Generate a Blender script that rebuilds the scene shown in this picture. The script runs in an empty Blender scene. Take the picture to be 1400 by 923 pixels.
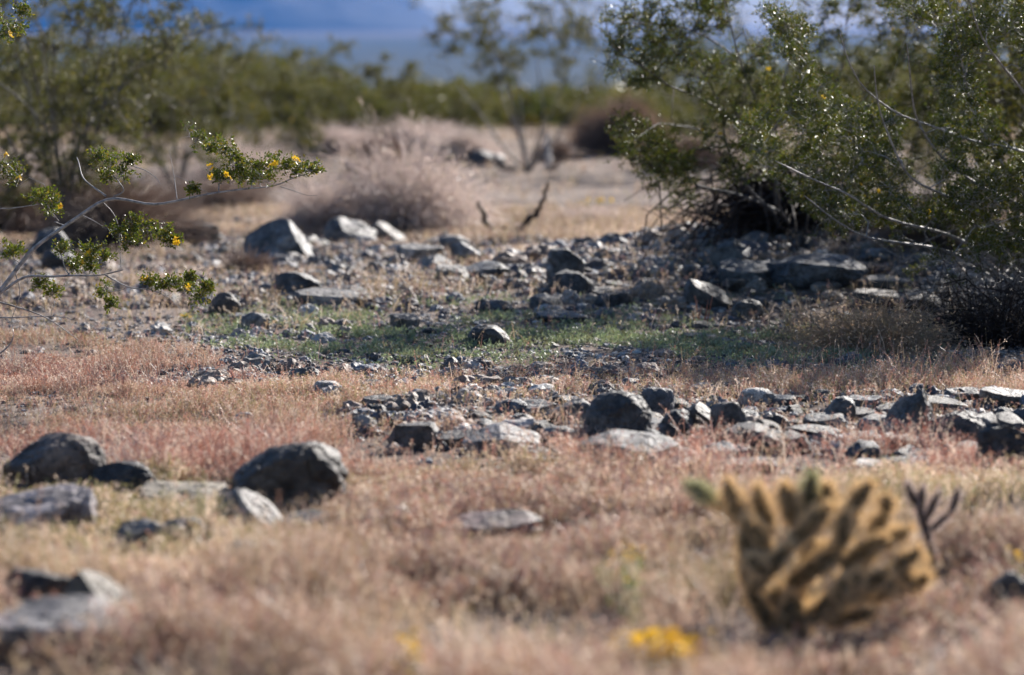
import bpy, math
import numpy as np
from mathutils import Vector
R = np.random.default_rng(11)
S = bpy.context.scene
COL = S.collection
rad = math.radians

# ------------------------------------------------------------------ camera model (photo pixels, 1400 x 923)
F = 3889.0; HOR = 66.0; CX, CY = 700.0, 461.5
CAMZ = 1.15
PITCH = math.atan((CY - HOR) / F)
def ray(u, v):
    a, b = (u - CX) / F, -(v - CY) / F
    c, s = math.cos(PITCH), math.sin(PITCH)
    return np.array([a, c + b * s, b * c - s])
def at(u, v, Y):                                  # the point at distance Y that stands at photo position u, v
    d = ray(u, v); k = Y / d[1]
    return np.array([0, 0, CAMZ]) + d * k

# ------------------------------------------------------------------ noise
def _h(i, j, k, s):
    n = (i * 374761393 + j * 668265263 + k * 2147483647 + s * 1274126177) & 0xffffffff
    n = ((n ^ (n >> 13)) * 1274126177) & 0xffffffff
    n = n ^ (n >> 16)
    return (n & 0xffff) / 65535.0
def vnoise(p, s=0):
    p = np.asarray(p, float); f = np.floor(p); t = p - f; t = t * t * (3 - 2 * t)
    i, j, k = (f[..., a].astype(np.int64) for a in range(3))
    r = 0
    for a in (0, 1):
        for b in (0, 1):
            for c in (0, 1):
                w = (t[..., 0] if a else 1 - t[..., 0]) * (t[..., 1] if b else 1 - t[..., 1]) * (t[..., 2] if c else 1 - t[..., 2])
                r = r + w * _h(i + a, j + b, k + c, s)
    return r * 2 - 1
def fbm(p, o=4, s=0):
    r = 0; a = 1; p = np.asarray(p, float)
    for q in range(o):
        r = r + a * vnoise(p, s + q); p = p * 2.07 + 3.1; a *= 0.5
    return r
def n2(x, y, sc, s=0, o=2):
    x = np.asarray(x, float); y = np.asarray(y, float)
    return fbm(np.stack([x * sc, y * sc, np.zeros_like(x)], -1), o, s)

def gh(x, y):                                     # terrain height
    x = np.asarray(x, float); y = np.asarray(y, float)
    near = np.clip(1 - y / 120.0, 0, 1)
    z = 0.035 * n2(x, y, 0.55, 3) * near + 0.010 * n2(x, y, 3.1, 5) * near
    z = z + 0.035 * np.exp(-((y - 8.9 + 0.12 * x) / 0.55) ** 2) * near
    z = z + 0.05 * np.exp(-((y - 13.6) / 1.5) ** 2) * near
    z = z + .27 * np.exp(-((x - 1.7) / 1.3) ** 2 - ((y - 14.3) / 1.6) ** 2)
    z = z - .02 * np.clip(y - 34, 0, 60) - 23.3 * np.clip((y - 94) / 1250., 0, 1) + 64 * np.clip((y - 1800) / 4200., 0, 1.0)
    z = z + 0.12 * n2(x, y, 0.06, 8) * np.clip((y - 25) / 40, 0, 1)
    return z
def ground(u, v):
    d = ray(u, v)
    for a, b, n in ((4., 30., 500), (30., 160., 900)):   # first place where the sight line meets the ground
        Ys = np.linspace(a, b, n); P = np.array([0, 0, CAMZ]) + d * (Ys / d[1])[:, None]
        k = np.nonzero(P[:, 2] < gh(P[:, 0], P[:, 1]))[0]
        if len(k): return P[k[0]].copy()
    return P[-1].copy()

# ------------------------------------------------------------------ mesh building
class MB:
    def __init__(s): s.v = []; s.t = []; s.q = []; s.c = []; s.n = 0
    def add(s, v, t=None, q=None, c=None):
        v = np.asarray(v, np.float32).reshape(-1, 3)
        s.v.append(v)
        if t is not None and len(t): s.t.append(np.asarray(t, np.int64) + s.n)
        if q is not None and len(q): s.q.append(np.asarray(q, np.int64) + s.n)
        if c is None: c = np.ones((len(v), 3))
        s.c.append(np.broadcast_to(np.asarray(c, np.float32), (len(v), 3)))
        s.n += len(v)
    def build(s, name, mat, parent=None, smooth=False, col=False, mats=None):
        v = np.concatenate(s.v); me = bpy.data.meshes.new(name)
        t = np.concatenate(s.t) if s.t else np.zeros((0, 3), int)
        q = np.concatenate(s.q) if s.q else np.zeros((0, 4), int)
        me.vertices.add(len(v)); me.vertices.foreach_set('co', v.ravel())
        li = np.concatenate([t.ravel(), q.ravel()]).astype(np.int32)
        me.loops.add(len(li)); me.loops.foreach_set('vertex_index', li)
        st = np.concatenate([np.arange(len(t)) * 3, len(t) * 3 + np.arange(len(q)) * 4]).astype(np.int32)
        me.polygons.add(len(st)); me.polygons.foreach_set('loop_start', st)
        me.polygons.foreach_set('use_smooth', np.full(len(st), bool(smooth)))
        me.update(calc_edges=True)
        if col:
            a = me.color_attributes.new('col', 'FLOAT_COLOR', 'POINT')
            c = np.concatenate(s.c); a.data.foreach_set('color', np.c_[c, np.ones(len(c))].astype(np.float32).ravel())
        me.materials.append(mat)
        return link(name, me, parent)
def link(name, me, parent=None, loc=None):
    o = bpy.data.objects.new(name, me); COL.objects.link(o)
    if parent is not None: o.parent = parent
    if loc is not None: o.location = loc
    return o
def tag(o, label=None, cat=None, group=None, kind=None):
    if label: o['label'] = label
    if cat: o['category'] = cat
    if group: o['group'] = group
    if kind: o['kind'] = kind
    return o
def root(name, loc, label, cat, group=None):
    return tag(link(name, None, None, tuple(float(a) for a in loc)), label, cat, group)
def rebase(ob, par):                              # child mesh was modelled in world space: shift it under its root
    me = ob.data; n = len(me.vertices); a = np.empty(n * 3, np.float32)
    me.vertices.foreach_get('co', a); a = a.reshape(-1, 3) - np.array(par.location, np.float32)
    me.vertices.foreach_set('co', a.ravel()); me.update(); ob.parent = par
    return ob

def tubes(mb, P, Rr, sides=3, c=None):
    """P (N,K,3) polylines, Rr (N,K) radii"""
    P = np.asarray(P, float); N, K, _ = P.shape
    T = np.gradient(P, axis=1); T /= np.linalg.norm(T, axis=2, keepdims=True) + 1e-9
    mean = P[:, -1] - P[:, 0]; mean /= np.linalg.norm(mean, axis=1, keepdims=True) + 1e-9
    ref = np.where(np.abs(mean[:, 2:3]) > 0.75, np.array([[1.0, 0, 0]]), np.array([[0, 0, 1.0]]))
    A = np.cross(T, ref[:, None, :]); A /= np.linalg.norm(A, axis=2, keepdims=True) + 1e-9
    B = np.cross(T, A)
    th = np.arange(sides) * 2 * math.pi / sides
    V = P[:, :, None, :] + Rr[:, :, None, None] * (A[:, :, None, :] * np.cos(th)[None, None, :, None] + B[:, :, None, :] * np.sin(th)[None, None, :, None])
    base = (np.arange(N) * K * sides)[:, None, None]
    k = (np.arange(K - 1) * sides)[None, :, None]; s = np.arange(sides)[None, None, :]; s2 = (s + 1) % sides
    q = np.stack([base + k + s, base + k + s2, base + k + sides + s2, base + k + sides + s], -1).reshape(-1, 4)
    cc = None if c is None else np.repeat(np.asarray(c), K * sides, axis=0)
    mb.add(V.reshape(-1, 3), q=q, c=cc)
def unit(v): return v / (np.linalg.norm(v, axis=-1, keepdims=True) + 1e-9)
def rdir(n, up=0.0):
    v = unit(R.normal(size=(n, 3))); v[:, 2] += up; return unit(v)
def leaves(mb, P, D, L, W, c=None, fold=0.35):
    """folded diamond leaves: base P, direction D, length L, width W"""
    n = len(P); side = unit(np.cross(D, rdir(n))); nor = np.cross(side, D)
    L = L[:, None]; W = W[:, None]
    m = P + D * L * 0.5 + nor * W * fold
    V = np.stack([P, m + side * W * 0.5, P + D * L, m - side * W * 0.5], 1)
    V[:, 1] -= 0; i = np.arange(n)[:, None] * 4
    t = np.concatenate([i + [0, 1, 2], i + [0, 2, 3]])
    mb.add(V.reshape(-1, 3), t=t, c=None if c is None else np.repeat(c, 4, axis=0))
def leaves6(mb, P, D, L, W, c=None):
    """rounder leaves for the plants in focus (six corners)"""
    n = len(P); side = unit(np.cross(D, rdir(n))); nor = np.cross(side, D)
    L = L[:, None]; W = W[:, None]
    def pt(a, b, z): return P + D * L * a + side * W * b + nor * W * z
    V = np.stack([P, pt(.33, .5, .15), pt(.75, .36, .12), pt(1, 0, -.05), pt(.75, -.36, .12), pt(.33, -.5, .15)], 1)
    i = np.arange(n)[:, None] * 6
    q = np.concatenate([i + [0, 1, 2, 3], i + [0, 3, 4, 5]])
    mb.add(V.reshape(-1, 3), q=q, c=None if c is None else np.repeat(c, 6, axis=0))

# ------------------------------------------------------------------ materials
def newmat(name):
    m = bpy.data.materials.new(name); m.use_nodes = True
    nt = m.node_tree; nt.nodes.clear()
    return m, nt, nt.nodes.new('ShaderNodeOutputMaterial')
def N(nt, t, **kw):
    n = nt.nodes.new(t)
    for k, v in kw.items():
        if k.startswith('i_'): n.inputs[k[2:].replace('_', ' ')].default_value = v
        else: setattr(n, k, v)
    return n
def ramp(nt, stops, src):
    r = nt.nodes.new('ShaderNodeValToRGB'); e = r.color_ramp.elements
    while len(e) < len(stops): e.new(0.5)
    for i, (p, c) in enumerate(stops):
        e[i].position = p; e[i].color = (*c, 1) if len(c) == 3 else c
    nt.links.new(src, r.inputs[0]); return r.outputs[0]
def mixc(nt, f, a, b, mode='MIX'):
    m = N(nt, 'ShaderNodeMix', data_type='RGBA', blend_type=mode)
    for s, v in ((0, f), (6, a), (7, b)):
        if hasattr(v, 'is_output'): nt.links.new(v, m.inputs[s])
        else: m.inputs[s].default_value = v if s == 0 else (*v, 1)
    return m.outputs[2]
def noise(nt, vec, scale, detail=4, rough=.55):
    n = N(nt, 'ShaderNodeTexNoise', i_Scale=scale, i_Detail=detail, i_Roughness=rough)
    nt.links.new(vec, n.inputs['Vector']); return n.outputs['Fac']

def leafy(name, col, trans=0.35, rough=0.35, spec=0.5, use_col=True, tcol=None):
    m, nt, out = newmat(name)
    if use_col:
        a = N(nt, 'ShaderNodeAttribute', attribute_name='col')
        c = mixc(nt, 1.0, a.outputs['Color'], col, 'MULTIPLY')
    else:
        r = N(nt, 'ShaderNodeRGB'); r.outputs[0].default_value = (*col, 1); c = r.outputs[0]
    p = N(nt, 'ShaderNodeBsdfPrincipled', i_Roughness=rough); p.inputs['Specular IOR Level'].default_value = spec
    nt.links.new(c, p.inputs['Base Color'])
    t = N(nt, 'ShaderNodeBsdfTranslucent')
    nt.links.new(mixc(nt, 1.0, c, tcol or (1.25, 1.2, .8), 'MULTIPLY'), t.inputs[0])
    x = N(nt, 'ShaderNodeMixShader'); x.inputs[0].default_value = trans
    nt.links.new(p.outputs[0], x.inputs[1]); nt.links.new(t.outputs[0], x.inputs[2]); nt.links.new(x.outputs[0], out.inputs[0])
    return m
def barky(name, c1, c2, scale=60, rough=.7, spec=.4):
    m, nt, out = newmat(name)
    g = N(nt, 'ShaderNodeNewGeometry')
    f = noise(nt, g.outputs['Position'], scale)
    c = ramp(nt, [(.35, c1), (.65, c2)], f)
    p = N(nt, 'ShaderNodeBsdfPrincipled', i_Roughness=rough); p.inputs['Specular IOR Level'].default_value = spec
    nt.links.new(c, p.inputs['Base Color']); nt.links.new(p.outputs[0], out.inputs[0])
    return m

def rock_material():
    m, nt, out = newmat('weathered_granite')
    tc = N(nt, 'ShaderNodeTexCoord'); ob = tc.outputs['Object']
    oi = N(nt, 'ShaderNodeObjectInfo')
    off = N(nt, 'ShaderNodeVectorMath', operation='ADD'); nt.links.new(ob, off.inputs[0])
    mul = N(nt, 'ShaderNodeMath', operation='MULTIPLY'); nt.links.new(oi.outputs['Random'], mul.inputs[0]); mul.inputs[1].default_value = 37
    nt.links.new(mul.outputs[0], off.inputs[1]); v = off.outputs[0]
    big = noise(nt, v, 9, 5, .6); mid = noise(nt, v, 34, 6, .65); fine = noise(nt, v, 190, 3, .6)
    base = ramp(nt, [(.30, (.05, .048, .046)), (.46, (.12, .115, .11)), (.6, (.24, .23, .22)), (.78, (.48, .46, .43))], big)
    stain = ramp(nt, [(.40, (.35, .32, .31)), (.52, (1, 1, 1)), (.7, (1.25, 1.22, 1.18))], mid)
    c = mixc(nt, .85, base, stain, 'MULTIPLY')
    speck = ramp(nt, [(.36, (.45, .43, .42)), (.5, (1, 1, 1)), (.66, (1.5, 1.48, 1.45))], fine)
    c = mixc(nt, .7, c, speck, 'MULTIPLY')
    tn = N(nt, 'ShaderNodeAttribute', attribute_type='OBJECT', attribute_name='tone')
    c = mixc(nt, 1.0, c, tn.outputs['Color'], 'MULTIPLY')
    p = N(nt, 'ShaderNodeBsdfPrincipled', i_Roughness=.56); nt.links.new(c, p.inputs['Base Color'])
    p.inputs['Specular IOR Level'].default_value = .5
    h = N(nt, 'ShaderNodeMath', operation='ADD'); nt.links.new(mid, h.inputs[0])
    hm = N(nt, 'ShaderNodeMath', operation='MULTIPLY'); nt.links.new(fine, hm.inputs[0]); hm.inputs[1].default_value = .3; nt.links.new(hm.outputs[0], h.inputs[1])
    b = N(nt, 'ShaderNodeBump', i_Strength=.75, i_Distance=.012); nt.links.new(h.outputs[0], b.inputs['Height'])
    nt.links.new(b.outputs[0], p.inputs['Normal']); nt.links.new(p.outputs[0], out.inputs[0])
    return m
def ground_material():
    m, nt, out = newmat('desert_soil')
    g = N(nt, 'ShaderNodeNewGeometry'); v = g.outputs['Position']
    a = noise(nt, v, 1.1, 4); b = noise(nt, v, 28, 5, .7); f = noise(nt, v, 260, 2)
    c = ramp(nt, [(.35, (.16, .125, .105)), (.5, (.22, .175, .15)), (.65, (.30, .245, .21))], a)
    c = mixc(nt, .8, c, ramp(nt, [(.35, (.55, .52, .5)), (.5, (1, 1, 1)), (.68, (1.35, 1.33, 1.3))], b), 'MULTIPLY')
    c = mixc(nt, .6, c, ramp(nt, [(.35, (.5, .5, .5)), (.5, (1, 1, 1)), (.65, (1.6, 1.6, 1.6))], f), 'MULTIPLY')
    # far plain: olive scrub cover seen as colour (real plants stand up to several hundred metres)
    sp = N(nt, 'ShaderNodeSeparateXYZ'); nt.links.new(v, sp.inputs[0])
    mr = N(nt, 'ShaderNodeMapRange'); mr.inputs[1].default_value = 60; mr.inputs[2].default_value = 600; nt.links.new(sp.outputs[1], mr.inputs[0])
    fn = noise(nt, v, .02, 5, .6)
    fc = ramp(nt, [(.4, (.03, .037, .02)), (.6, (.07, .068, .042))], fn)
    c = mixc(nt, mr.outputs[0], c, fc)
    fan = N(nt, 'ShaderNodeMapRange'); fan.inputs[1].default_value = 4300; fan.inputs[2].default_value = 5800; nt.links.new(sp.outputs[1], fan.inputs[0])
    c = mixc(nt, fan.outputs[0], c, ramp(nt, [(.4, (.20, .15, .13)), (.6, (.36, .28, .25))], noise(nt, v, .0015, 4, .6)))
    p = N(nt, 'ShaderNodeBsdfPrincipled', i_Roughness=.95); p.inputs['Specular IOR Level'].default_value = .1
    nt.links.new(c, p.inputs['Base Color'])
    bp = N(nt, 'ShaderNodeBump', i_Strength=.8, i_Distance=.01); nt.links.new(b, bp.inputs['Height']); nt.links.new(bp.outputs[0], p.inputs['Normal'])
    nt.links.new(p.outputs[0], out.inputs[0]); return m
def hill_material():
    m, nt, out = newmat('bare_mountain_rock')
    g = N(nt, 'ShaderNodeNewGeometry'); v = g.outputs['Position']
    a = noise(nt, v, .006, 6, .65)
    c = ramp(nt, [(.36, (.02, .017, .015)), (.6, (.04, .032, .028)), (.8, (.22, .16, .13))], a)
    p = N(nt, 'ShaderNodeBsdfPrincipled', i_Roughness=.95); nt.links.new(c, p.inputs['Base Color']); nt.links.new(p.outputs[0], out.inputs[0])
    return m
M_ROCK = rock_material(); M_SOIL = ground_material(); M_HILL = hill_material()
M_LEAF = leafy('creosote_leaf', (1.25, 1.2, .85), .35, .33, .4)
M_FARLEAF = leafy('creosote_leaf_dull', (1.1, 1.05, .9), .4, .5, .3)
M_GRASS = leafy('dry_grass', (1, 1, 1), .45, .42, .5, tcol=(1.1, 1, .9))
M_GREEN = leafy('green_annuals', (1, 1, 1), .3, .45, .35)
M_TWIG = barky('creosote_bark', (.16, .15, .15), (.50, .47, .46), 50, .5, .5)
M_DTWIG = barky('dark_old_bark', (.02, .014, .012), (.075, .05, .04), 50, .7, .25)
M_DEAD = leafy('sun_bleached_twig', (.86, .77, .73), .55, .6, .3, False, (1, 1, 1))
M_BROWN = leafy('brown_dead_twig', (.40, .31, .26), .45, .6, .3, False, (1, 1, 1))
M_SPINE = leafy('cholla_spine', (1.0, .84, .62), .55, .4, .4, False, (1, 1, .95))
M_SPINEG = leafy('cholla_young_spine', (.75, .74, .55), .5, .4, .4, False, (1, 1, .95))
M_SKIN = barky('cholla_skin', (.035, .03, .015), (.07, .055, .03), 60, .7, .2)
M_DSKIN = barky('dead_cholla_skin', (.03, .022, .018), (.09, .06, .045), 60, .8, .2)
M_YEL = leafy('yellow_petal', (.85, .55, .03), .35, .5, .3, False, (1, 1, .9))
def pebble_material():
    m, nt, out = newmat('broken_stone'); g = N(nt, 'ShaderNodeNewGeometry'); v = g.outputs['Position']
    a = N(nt, 'ShaderNodeAttribute', attribute_name='col')
    f = noise(nt, v, 70, 5, .65); h = noise(nt, v, 320, 3, .6)
    c = mixc(nt, .9, a.outputs['Color'], ramp(nt, [(.32, (.35, .34, .34)), (.5, (.95, .93, .92)), (.66, (1.6, 1.55, 1.5))], f), 'MULTIPLY')
    c = mixc(nt, .6, c, ramp(nt, [(.36, (.5, .5, .5)), (.64, (1.5, 1.5, 1.5))], h), 'MULTIPLY')
    p = N(nt, 'ShaderNodeBsdfPrincipled', i_Roughness=.6); p.inputs['Specular IOR Level'].default_value = .4; nt.links.new(c, p.inputs['Base Color'])
    b = N(nt, 'ShaderNodeBump', i_Strength=.7, i_Distance=.006); nt.links.new(f, b.inputs['Height']); nt.links.new(b.outputs[0], p.inputs['Normal'])
    nt.links.new(p.outputs[0], out.inputs[0]); return m
M_PEB = pebble_material()
M_MID = barky('mid_grey_bark', (.08, .07, .065), (.24, .22, .21), 30, .6, .3)
M_WHITE = barky('bleached_wood', (.55, .52, .5), (.75, .72, .7), 40, .7, .2)

# ------------------------------------------------------------------ world, sun, camera
SUN_AZ, SUN_EL = 31.0, 28.0                        # azimuth measured from +Y (view direction) towards +X (right)
W = bpy.data.worlds.new('World'); S.world = W; W.use_nodes = True
nt = W.node_tree; nt.nodes.clear()
sky = nt.nodes.new('ShaderNodeTexSky'); sky.sky_type = 'NISHITA'; sky.sun_disc = False
sky.sun_elevation = rad(SUN_EL); sky.sun_rotation = rad(SUN_AZ); sky.air_density = 1.0; sky.dust_density = 1.0; sky.ozone_density = 4.5
bg = nt.nodes.new('ShaderNodeBackground'); bg.inputs[1].default_value = .05
wo = nt.nodes.new('ShaderNodeOutputWorld'); nt.links.new(sky.outputs[0], bg.inputs[0]); nt.links.new(bg.outputs[0], wo.inputs[0])
sd = bpy.data.lights.new('sun', 'SUN'); sd.energy = 5.0; sd.angle = rad(.53); sd.color = (1, .94, .87)
so = link('sun', sd)
tosun = Vector((math.sin(rad(SUN_AZ)) * math.cos(rad(SUN_EL)), math.cos(rad(SUN_AZ)) * math.cos(rad(SUN_EL)), math.sin(rad(SUN_EL))))
so.rotation_euler = tosun.to_track_quat('Z', 'Y').to_euler()
cd = bpy.data.cameras.new('camera'); co = link('camera', cd); S.camera = co
cd.sensor_width = 36; cd.sensor_fit = 'HORIZONTAL'; cd.lens = F / 1400 * 36
co.location = (0, 0, CAMZ); co.rotation_euler = (math.pi / 2 - PITCH, 0, 0)
cd.clip_start = .1; cd.clip_end = 60000
cd.dof.use_dof = True; cd.dof.focus_distance = 9.7; cd.dof.aperture_fstop = 2.3
S.view_settings.view_transform = 'Standard'; S.view_settings.look = 'None'; S.view_settings.exposure = 1.1; S.view_settings.gamma = 1
S.cycles.max_bounces = 6; S.cycles.diffuse_bounces = 3; S.cycles.glossy_bounces = 2; S.cycles.transmission_bounces = 3
S.cycles.volume_bounces = 1; S.cycles.use_denoising = True; S.cycles.denoising_input_passes = 'RGB_ALBEDO_NORMAL'; S.cycles.sample_clamp_indirect = 6

# ------------------------------------------------------------------ ground sheet
def spaced(a): return np.array(a)
ys = np.concatenate([np.arange(-30, 3, 3.), np.arange(3, 22, .06), np.arange(22, 60, .5), np.geomspace(60, 9300, 90)])
xs1 = np.concatenate([np.arange(0, 4, .06), np.arange(4, 12, .3), np.geomspace(12, 6200, 60)])
xs = np.concatenate([-xs1[:0:-1], xs1])
GX, GY = np.meshgrid(xs, ys)
V = np.stack([GX, GY, gh(GX, GY)], -1).reshape(-1, 3)
nx, ny = len(xs), len(ys)
i = (np.arange(ny - 1)[:, None] * nx + np.arange(nx - 1)[None]).ravel()
mb = MB(); mb.add(V, q=np.stack([i, i + 1, i + nx + 1, i + nx], -1))
tag(mb.build('ground', M_SOIL, smooth=True), 'dry desert floor of pinkish grey soil running back to the hills', 'ground', kind='structure')

# mountains
def heightfield(name, x0, x1, y0, y1, n, m, fn, label):
    X, Y = np.meshgrid(np.linspace(x0, x1, n), np.linspace(y0, y1, m))
    Z = fn(X, Y); V = np.stack([X, Y, Z], -1).reshape(-1, 3)
    i = (np.arange(m - 1)[:, None] * n + np.arange(n - 1)[None]).ravel()
    mb = MB(); mb.add(V, q=np.stack([i, i + 1, i + n + 1, i + n], -1))
    return tag(mb.build(name, M_HILL, smooth=False), label, 'mountain', kind='structure')
def hf1(X, Y):
    d = np.clip((-130 - X) / 1.0, 0, 1e9)
    env = np.minimum(d * .72, 60 + d * .42); env = np.minimum(env, 330)
    back = np.clip((Y - 5600) / 700, 0, 1) * np.clip((8800 - Y) / 900, 0, 1)
    rn = 1 - np.abs(n2(X, Y, 1 / 420., 20, 4)); rn2 = 1 - np.abs(n2(X, Y, 1 / 130., 30, 3))
    return gh(X, Y) - 12 + env * back ** .8 * (.55 + .45 * rn) * (.8 + .2 * rn2) + 10
heightfield('mountain', -4200, 100, 5500, 8900, 260, 180, hf1, 'bare blue mountain shoulder descending from the upper left')
def hf2(X, Y):
    t = np.clip((Y - 8500) / 300, 0, 1) * np.clip((9300 - Y) / 300, 0, 1)
    rn = 1 - np.abs(n2(X, Y, 1 / 700., 40, 4))
    return gh(X, Y) - 25 + t * (26 + 26 * rn)
heightfield('far_mountains', -1200, 5800, 8450, 9350, 160, 40, hf2, 'pale far range low on the horizon right of the mountain')

# haze
hz = MB(); x0, x1, y0, y1, z0, z1 = -6500, 6500, -60, 9600, -60, 620
hv = [(x, y, z) for z in (z0, z1) for y in (y0, y1) for x in (x0, x1)]
hz.add(hv, q=[(0, 2, 3, 1), (4, 5, 7, 6), (0, 1, 5, 4), (2, 6, 7, 3), (0, 4, 6, 2), (1, 3, 7, 5)])
m, nt, out = newmat('haze_air'); pv = N(nt, 'ShaderNodeVolumePrincipled', i_Density=1.05e-4)
pv.inputs['Color'].default_value = (.04, .25, .74, 1); pv.inputs['Anisotropy'].default_value = .1
nt.links.new(pv.outputs[0], out.inputs['Volume'])
tag(hz.build('haze', m), 'thin blue desert air between the bushes and the mountains', 'haze', kind='stuff')

# ------------------------------------------------------------------ rocks
def ico(sub):
    t = (1 + 5 ** .5) / 2
    v = [(-1, t, 0), (1, t, 0), (-1, -t, 0), (1, -t, 0), (0, -1, t), (0, 1, t), (0, -1, -t), (0, 1, -t), (t, 0, -1), (t, 0, 1), (-t, 0, -1), (-t, 0, 1)]
    f = [(0, 11, 5), (0, 5, 1), (0, 1, 7), (0, 7, 10), (0, 10, 11), (1, 5, 9), (5, 11, 4), (11, 10, 2), (10, 7, 6), (7, 1, 8), (3, 9, 4), (3, 4, 2), (3, 2, 6), (3, 6, 8), (3, 8, 9), (4, 9, 5), (2, 4, 11), (6, 2, 10), (8, 6, 7), (9, 8, 1)]
    v = [np.array(a) / np.linalg.norm(a) for a in v]
    for _ in range(sub):
        mid = {}; nf = []
        def mp(a, b):
            k = (min(a, b), max(a, b))
            if k not in mid: p = v[a] + v[b]; v.append(p / np.linalg.norm(p)); mid[k] = len(v) - 1
            return mid[k]
        for a, b, c in f:
            x, y, z = mp(a, b), mp(b, c), mp(c, a); nf += [(a, x, z), (b, y, x), (c, z, y), (x, y, z)]
        f = nf
    return np.array(v), np.array(f)
ICO = {k: ico(k) for k in (0, 1, 2, 3, 4, 5)}
def rock_shape(seed, sub, style='angular', planes=None):
    r = np.random.default_rng(seed); v, f = ICO[sub]; p = v.copy()
    sh = {'round': (5, .82, 1.0, .85), 'angular': (9, .62, .98, .95), 'slab': (7, .65, 1.0, .95), 'tent': (4, .75, .98, .95)}[style]
    if planes is not None:
        P = [(np.array(a[:3]) / np.linalg.norm(a[:3]), a[3]) for a in planes]
    else: P = []
    for _ in range(sh[0]):
        n = unit(r.normal(size=3)); P.append((n, r.uniform(sh[1], sh[2])))
    if style == 'slab': P.append((unit(np.array([r.uniform(-.25, .25), -.2, 1.])), .38))
    p = np.sign(p) * np.abs(p) ** (.80 if style != 'round' else .92)
    p = p + .10 * p * fbm(p * 1.3 + seed, 3, seed)[:, None]
    for n, d in P:
        k = p @ n - d; k = np.clip(k, 0, None); p = p - k[:, None] * n * sh[3]
    am = {'round': .045, 'angular': .05, 'slab': .05, 'tent': .045}[style]
    p = p + v * (am * fbm(p * 2.6 + seed, 4, seed + 7))[:, None]
    if sub >= 4:                                    # splits and pits
        cr = np.abs(fbm(p * 1.5 + 9 + seed, 2, seed + 3)); p = p - v * (.055 * np.exp(-(cr / .03) ** 2))[:, None]
        p = p + v * (.018 * fbm(p * 11, 3, seed))[:, None]
    lo, hi = p.min(0), p.max(0); p = (p - (lo + hi) / 2) / ((hi - lo) / 2)
    return p, f
def rock(bb, label, style='angular', tone=(1, 1, 1), planes=None, depth=.8, seed=None, sub=None, group=None, cat='rock', name='rock', sink=.35):
    x0, y0, x1, y1 = bb; g = ground((x0 + x1) / 2, y1); Y = g[1]; s = Y / F
    w = (x1 - x0) * s; D = w * depth; H = max((y1 - y0) * s - .10 * D, .3 * (y1 - y0) * s)
    wpx = x1 - x0; seed = seed if seed is not None else int(x0 * 7 + y0 * 13) % 9973
    sub = sub or (5 if wpx > 75 else 4 if wpx > 28 else 3)
    p, f = rock_shape(seed, sub, style, planes)
    p = p * np.array([w / 2 * 1.06, D / 2, 1]); zz = p[:, 2]; p[:, 2] = (zz + .5) / 1.5 * H * (1.25 if 8 < Y < 10 else 1.12)
    mb = MB(); mb.add(p, t=f); o = mb.build(name, M_ROCK, smooth=True)
    o.data.set_sharp_from_angle(angle=rad(38))
    o.location = (g[0], Y + D / 2, float(gh(g[0], Y + D / 2)) - .03 * H)
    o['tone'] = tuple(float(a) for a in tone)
    return tag(o, label, cat, group)
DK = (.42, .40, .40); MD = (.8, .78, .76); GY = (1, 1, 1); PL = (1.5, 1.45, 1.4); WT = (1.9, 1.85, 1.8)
BR = (.70, .52, .43); BL = (.62, .68, .78); TN = (1.2, 1.05, .8); RB = (.75, .55, .5)  # BL also paints the shade blue of the farther rocks
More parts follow.
